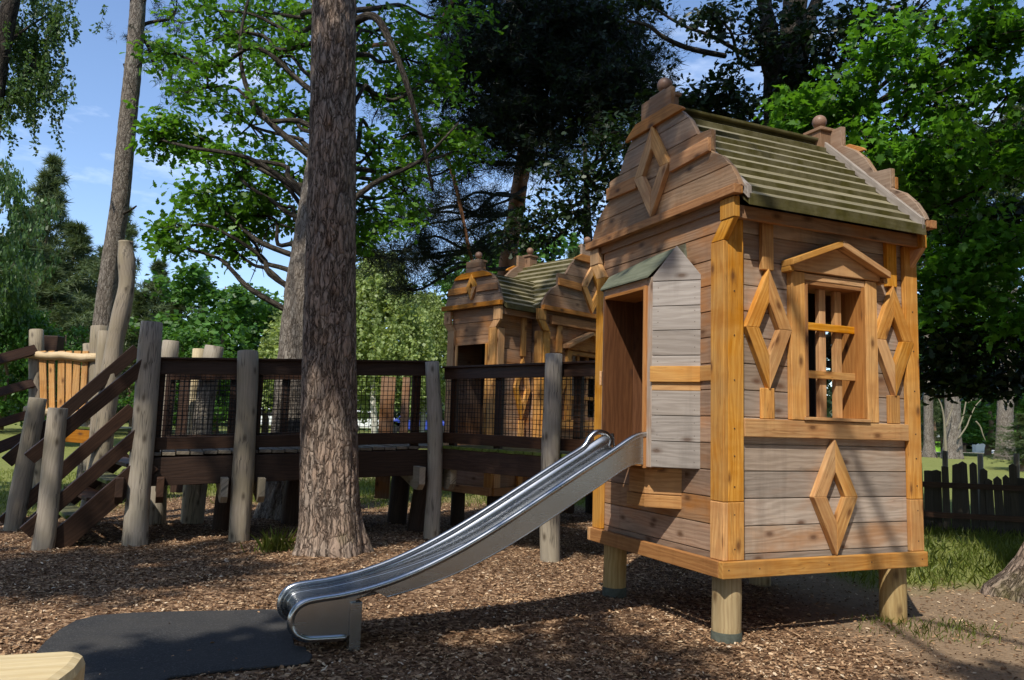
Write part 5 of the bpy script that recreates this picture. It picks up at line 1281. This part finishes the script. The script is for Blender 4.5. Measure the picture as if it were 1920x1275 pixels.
p, q2 = at(1752, 849, 42), at(1763, 828, 42); mb = MB(); mb.box(p.x, q2.x, 42, 42.04, p.z, q2.z, X); mb.build('banner', GRN, t)
mb = MB(); mb.box(p.x-.04, q2.x+.12, 42.05, 42.2, gz(p.x, 42)-.1, q2.z+.22, Z); mb.build('frame', DARK, t)
mb = MB(); mb.box(p.x, q2.x, 42.05, 42.3, q2.z+.23, q2.z+.42, X); mb.build('pale_top', WHT, t)
t = empty('hut', 'small tan hut with a dark roof far beyond the lawn', 'hut')
p, q2 = at(1799, 852, 46), at(1811, 835, 46); mb = MB(); mb.box(p.x, q2.x, 46, 47, gz(p.x, 46)-.1, q2.z, Z); mb.build('wall', HUT, t)
mb = MB(); mb.prism([(p.x-.1, 45.9, q2.z), (q2.x+.1, 45.9, q2.z), ((p.x+q2.x)/2, 45.9, q2.z+.3)], (0, 1.2, 0), X); mb.build('roof', DARK, t)
far_box('bin', 'pale grey bin on the far path right of the white notice board', 'bin', 1855, 1866, 844, 857, 43, simple('grey_plastic', (.5, .52, .58), .5))
for k, (x, y, w, h_, m, lb) in enumerate(((700, 812, 46, 9, WHT, 'white parked car far behind the boardwalk, left of the blue one'), (792, 800, 20, 8, BLU, 'blue parked car seen through the netting left of the corner post'), (503, 805, 26, 9, WHT, 'white parked car seen through the netting beside the second trunk'))):
    Yd = 48; p = at(x, y, Yd); t = empty('parked_car', lb, 'car', (p.x, Yd, gz(p.x, Yd)))
    mb = MB(); mb.prism([(-1.9, 0, .3), (1.9, 0, .3), (1.95, 0, .75), (1.2, 0, .85), (.6, 0, 1.35), (-1.1, 0, 1.38), (-1.7, 0, .9), (-1.95, 0, .8)], (0, 1.6, 0), X); mb.build('body', m, t, bevel=.08)
    mb = MB(); mb.prism([(-1.35, -.01, .9), (1.0, -.01, .9), (.55, -.01, 1.28), (-1.05, -.01, 1.3)], (0, .008, 0), X); mb.build('window', NET, t)
    for xx in (-1.2, 1.2):
        mb = MB(); mb.tube([(xx, -.03, .32), (xx, .2, .32)], .32, 14); mb.build('wheel', NET, t)
# unseen woodland edge added behind the camera (blocks low skylight, shows in the steel)
for (x, y, h, w, k) in ((-11, -3, 9, 3.6, 0), (-7.5, -8, 10, 3.8, 2), (-2.5, -10, 9.5, 3.6, 0), (3.5, -11, 10, 3.8, 2), (8, -7, 9.5, 3.8, 0), (10.5, -1.5, 9, 3.4, 2), (-12.5, 4, 9.5, 3.4, 0), (11.5, 4.5, 9.5, 3.2, 2)):
    t = empty('broadleaf_tree', 'unseen leafy tree added behind the camera to block low skylight', 'tree', (x, y, 0), x*1.3, 'added skylight-blocking trees behind the camera')
    o = link_mesh('crown', BM[k], t); o.scale = (w/3, w/3, h/8)
    mb = MB(); mb.tube([(0, 0, -.2), (.05, 0, h*.4), (0, .1, h*.85)], [.22, .17, .06], 10); mb.build('trunk', BARKD, t)
# unseen canopy trees added left and right of the clearing to cut skylight
for (x, y, z0, w, h, k, lb) in ((9.5, 2.5, 6.5, 4.6, 7, 0, 'right'), (9, -4, 7, 4.4, 7, 2, 'right'), (13.5, 8, 6, 4.6, 8, 0, 'right'), (-13, 2.5, 7, 4.4, 7, 2, 'left'), (-13.5, -4, 7, 4.4, 7, 0, 'left'), (6.5, -9, 7.5, 4.2, 7, 0, 'right')):
    t = empty('broadleaf_tree', 'tall unseen canopy tree added beside the clearing to block skylight from above', 'tree', (x, y, 0), x*2.3, 'added canopy blocking skylight')
    o = link_mesh('crown', BM[k], t); o.scale = (w/3, w/3, h/8); o.location = (0, 0, z0-1)
    mb = MB(); mb.tube([(0, 0, -.2), (.05, 0, z0*.6), (0, .1, z0+h*.6)], [.24, .19, .06], 10); mb.build('trunk', BARKD, t)
# far wood closing the horizon
C, D = [], []
g = np.random.default_rng(5)
for k in range(1500):
    a = g.uniform(-1.05, 1.05); Rr = g.uniform(62, 88); c = np.array([math.sin(a)*Rr, math.cos(a)*Rr, .5+g.random()**1.3*(8.5+2.5*math.sin(a*9)+2*math.sin(a*23))])
    t_ = c+norm(g.normal(size=(16, 3)))*g.uniform(.5, 1.6, size=(16, 1)); C.append(t_); D.append(norm(t_-c))
C = np.repeat(np.vstack(C), 4, 0); D = np.repeat(np.vstack(D), 4, 0); C = C+g.normal(size=C.shape)*.35
o = mesh_from('far_wood', leaf_verts(C, norm(D+g.normal(size=D.shape)*.7), D+g.normal(size=D.shape)*.5+np.array([0, 0, .5]), g.uniform(.35, .8, len(C)), LEAF4, .2, .2), 4, leafmat('far_wood_leaf', (.022, .045, .016), (.05, .085, .028), .2))
tag(o, 'distant dark mass of woodland behind everything along the horizon', 'woodland', kind='stuff')
# path beyond the lawn
mb = MB(); n = 24; v = []
for k in range(n+1):
    x = -6+k*3.4; y = 41+1.5*math.sin(k*.4); v.append((x, y))
for (x0, y0), (x1, y1) in zip(v, v[1:]):
    b = len(mb.v); mb.v += [Vector((x0, y0, gz(x0, y0)+.012)), Vector((x1, y1, gz(x1, y1)+.012)), Vector((x1, y1+2.6, gz(x1, y1+2.6)+.012)), Vector((x0, y0+2.6, gz(x0, y0+2.6)+.012))]
    mb.face([b, b+1, b+2, b+3], [(0, 0)]*4, (.5, .5))
tag(mb.build('path', simple('pale_gravel', (.46, .42, .36), .9, var=.2, scale=2)), kind='structure')
# ---------------------------------------------------------------- bark chips on the ground
MATP = [(p.x, p.y) for p in P_MAT]
def in_poly(x, y, poly):
    c = False; n = len(poly)
    for i in range(n):
        (x0, y0), (x1, y1) = poly[i], poly[(i+1) % n]
        if (y0 > y) != (y1 > y) and x < (x1-x0)*(y-y0)/(y1-y0)+x0: c = not c
    return c
def chips(n, xr, yr, smin, smax, mask):
    C = []
    while len(C) < n:
        x = random.uniform(*xr); y = yr[0]+(yr[1]-yr[0])*random.random()**1.25
        if random.random() > mask(x, y): continue
        C.append((x, y, gz(x, y)))
    return np.array(C)
def chip_mask(x, y):
    if abs(x) > .72*y+.8: return 0
    if in_poly(x, y, MATP): return .05
    m = (1-grassy(x, y))*(1-.80*soily(x, y))
    return m*(.65+.5*noise.noise((x*.9, y*.9, 7)))
C = chips(175000, (-8, 8), (3.8, 13.5), 0, 0, chip_mask)
n = len(C); g = np.random.default_rng(8)
ang = g.uniform(0, 6.283, n); S = .011+.030*g.random(n)**2.2
D = np.stack([np.cos(ang), np.sin(ang), g.normal(size=n)*.28], 1); N = np.stack([g.normal(size=n)*.45, g.normal(size=n)*.45, np.ones(n)], 1)
CH = np.array([(-.13, 0), (.15, .06), (.22, .55), (.10, 1.0), (-.12, .92), (-.2, .4)])
C[:, 2] += .003+.012*g.random(n)
cm, nt, out = new_mat('bark_chip'); q = NT(nt)
ri = q.n('NewGeometry').outputs['Random Per Island']; obj = q.n('TexCoord').outputs['Object']
c = q.ramp(ri, [(.0, (.05, .026, .014)), (.25, (.15, .08, .042)), (.55, (.32, .193, .105)), (.85, (.49, .325, .19)), (.96, (.60, .45, .29)), (1., (.70, .58, .44))])
c = q.mix(q.ramp(q.noise(obj, .75, 5, .65), [(.34, .6), (.47, 0.)]), c, (.07, .040, .024))
b = q.n('BsdfPrincipled', ins={'Roughness': .9, 'Specular IOR Level': .15}); q.link(c, b.inputs['Base Color']); q.link(b.outputs[0], out.inputs[0])
o = mesh_from('bark_chips', leaf_verts(C, D, N, S, CH, .25, .15), 6, cm); tag(o, 'loose bark chips strewn over the ground around the slide', 'bark chips', kind='stuff')
# ---------------------------------------------------------------- grass
def grass(name, label, pts, hmin, hmax, w):
    C = np.array(pts); n = len(C); g = np.random.default_rng(len(pts))
    D = np.stack([g.normal(size=n)*.35, g.normal(size=n)*.35, np.ones(n)], 1)
    out = np.array([(-.5, 0), (.5, 0), (.42, .5), (.0, 1.0), (-.42, .5)])*np.array([1, 1])
    S = hmin+(hmax-hmin)*g.random(n)**1.6
    D = norm(D); N = g.normal(size=(n, 3)); B = norm(np.cross(D, N)); N = np.cross(B, D)
    V = C[:, None, :]+B[:, None, :]*(out[None, :, 0, None]*w)+S[:, None, None]*(D[:, None, :]*out[None, :, 1, None]+N[:, None, :]*(.45*out[None, :, 1, None]**2))
    o = mesh_from(name, V, 5, GRASSM); tag(o, label, 'grass', kind='stuff')
def scatter(n, xr, yr, f):
    o = []
    for _ in range(n*6):
        x, y = random.uniform(*xr), random.uniform(*yr)
        if random.random() < f(x, y): o.append((x, y, gz(x, y)-.004))
        if len(o) >= n: break
    return o
grass('grass', 'sunlit rough grass growing behind the boardwalk', scatter(26000, (-7, 3.5), (12.2, 21), lambda x, y: grassy(x, y)*(.25+.75*max(0, noise.noise((x*1.7, y*1.7, 1))+.25))), .05, .15, .010)
grass('grass', 'grass patch between the right side of the playhouse and the paling fence', scatter(15000, (3.2, 9), (7.0, 13), lambda x, y: grassy(x, y)*(.3+.7*max(0, noise.noise((x*1.9, y*1.9, 1))+.3))), .05, .17, .008)
tp = []
for (cx, cy, s, n) in ((2.95, 5.60, .20, 170), (3.30, 5.80, .12, 130), (2.80, 5.85, .1, 80), (3.05, 5.40, .16, 60)):
    tp += [(cx+random.gauss(0, s), cy+random.gauss(0, s*.6), gz(cx, cy)) for _ in range(n)]
grass('grass', 'sparse grass tuft at the foot of the right front leg', tp, .02, .075, .005)
p = ground_at(515, 1040); tp = [(p.x+random.gauss(0, .10), p.y+random.gauss(0, .07), gz(p.x, p.y)) for _ in range(150)]
grass('grass', 'bright grass tuft left of the thick pine foot', tp, .08, .27, .008)
grass('grass', 'bright lawn showing under the lookout platform at the left', scatter(9000, (-12, -5.6), (10, 17), lambda x, y: grassy(x, y)), .04, .10, .010)
# wall of parts: name and label the rest
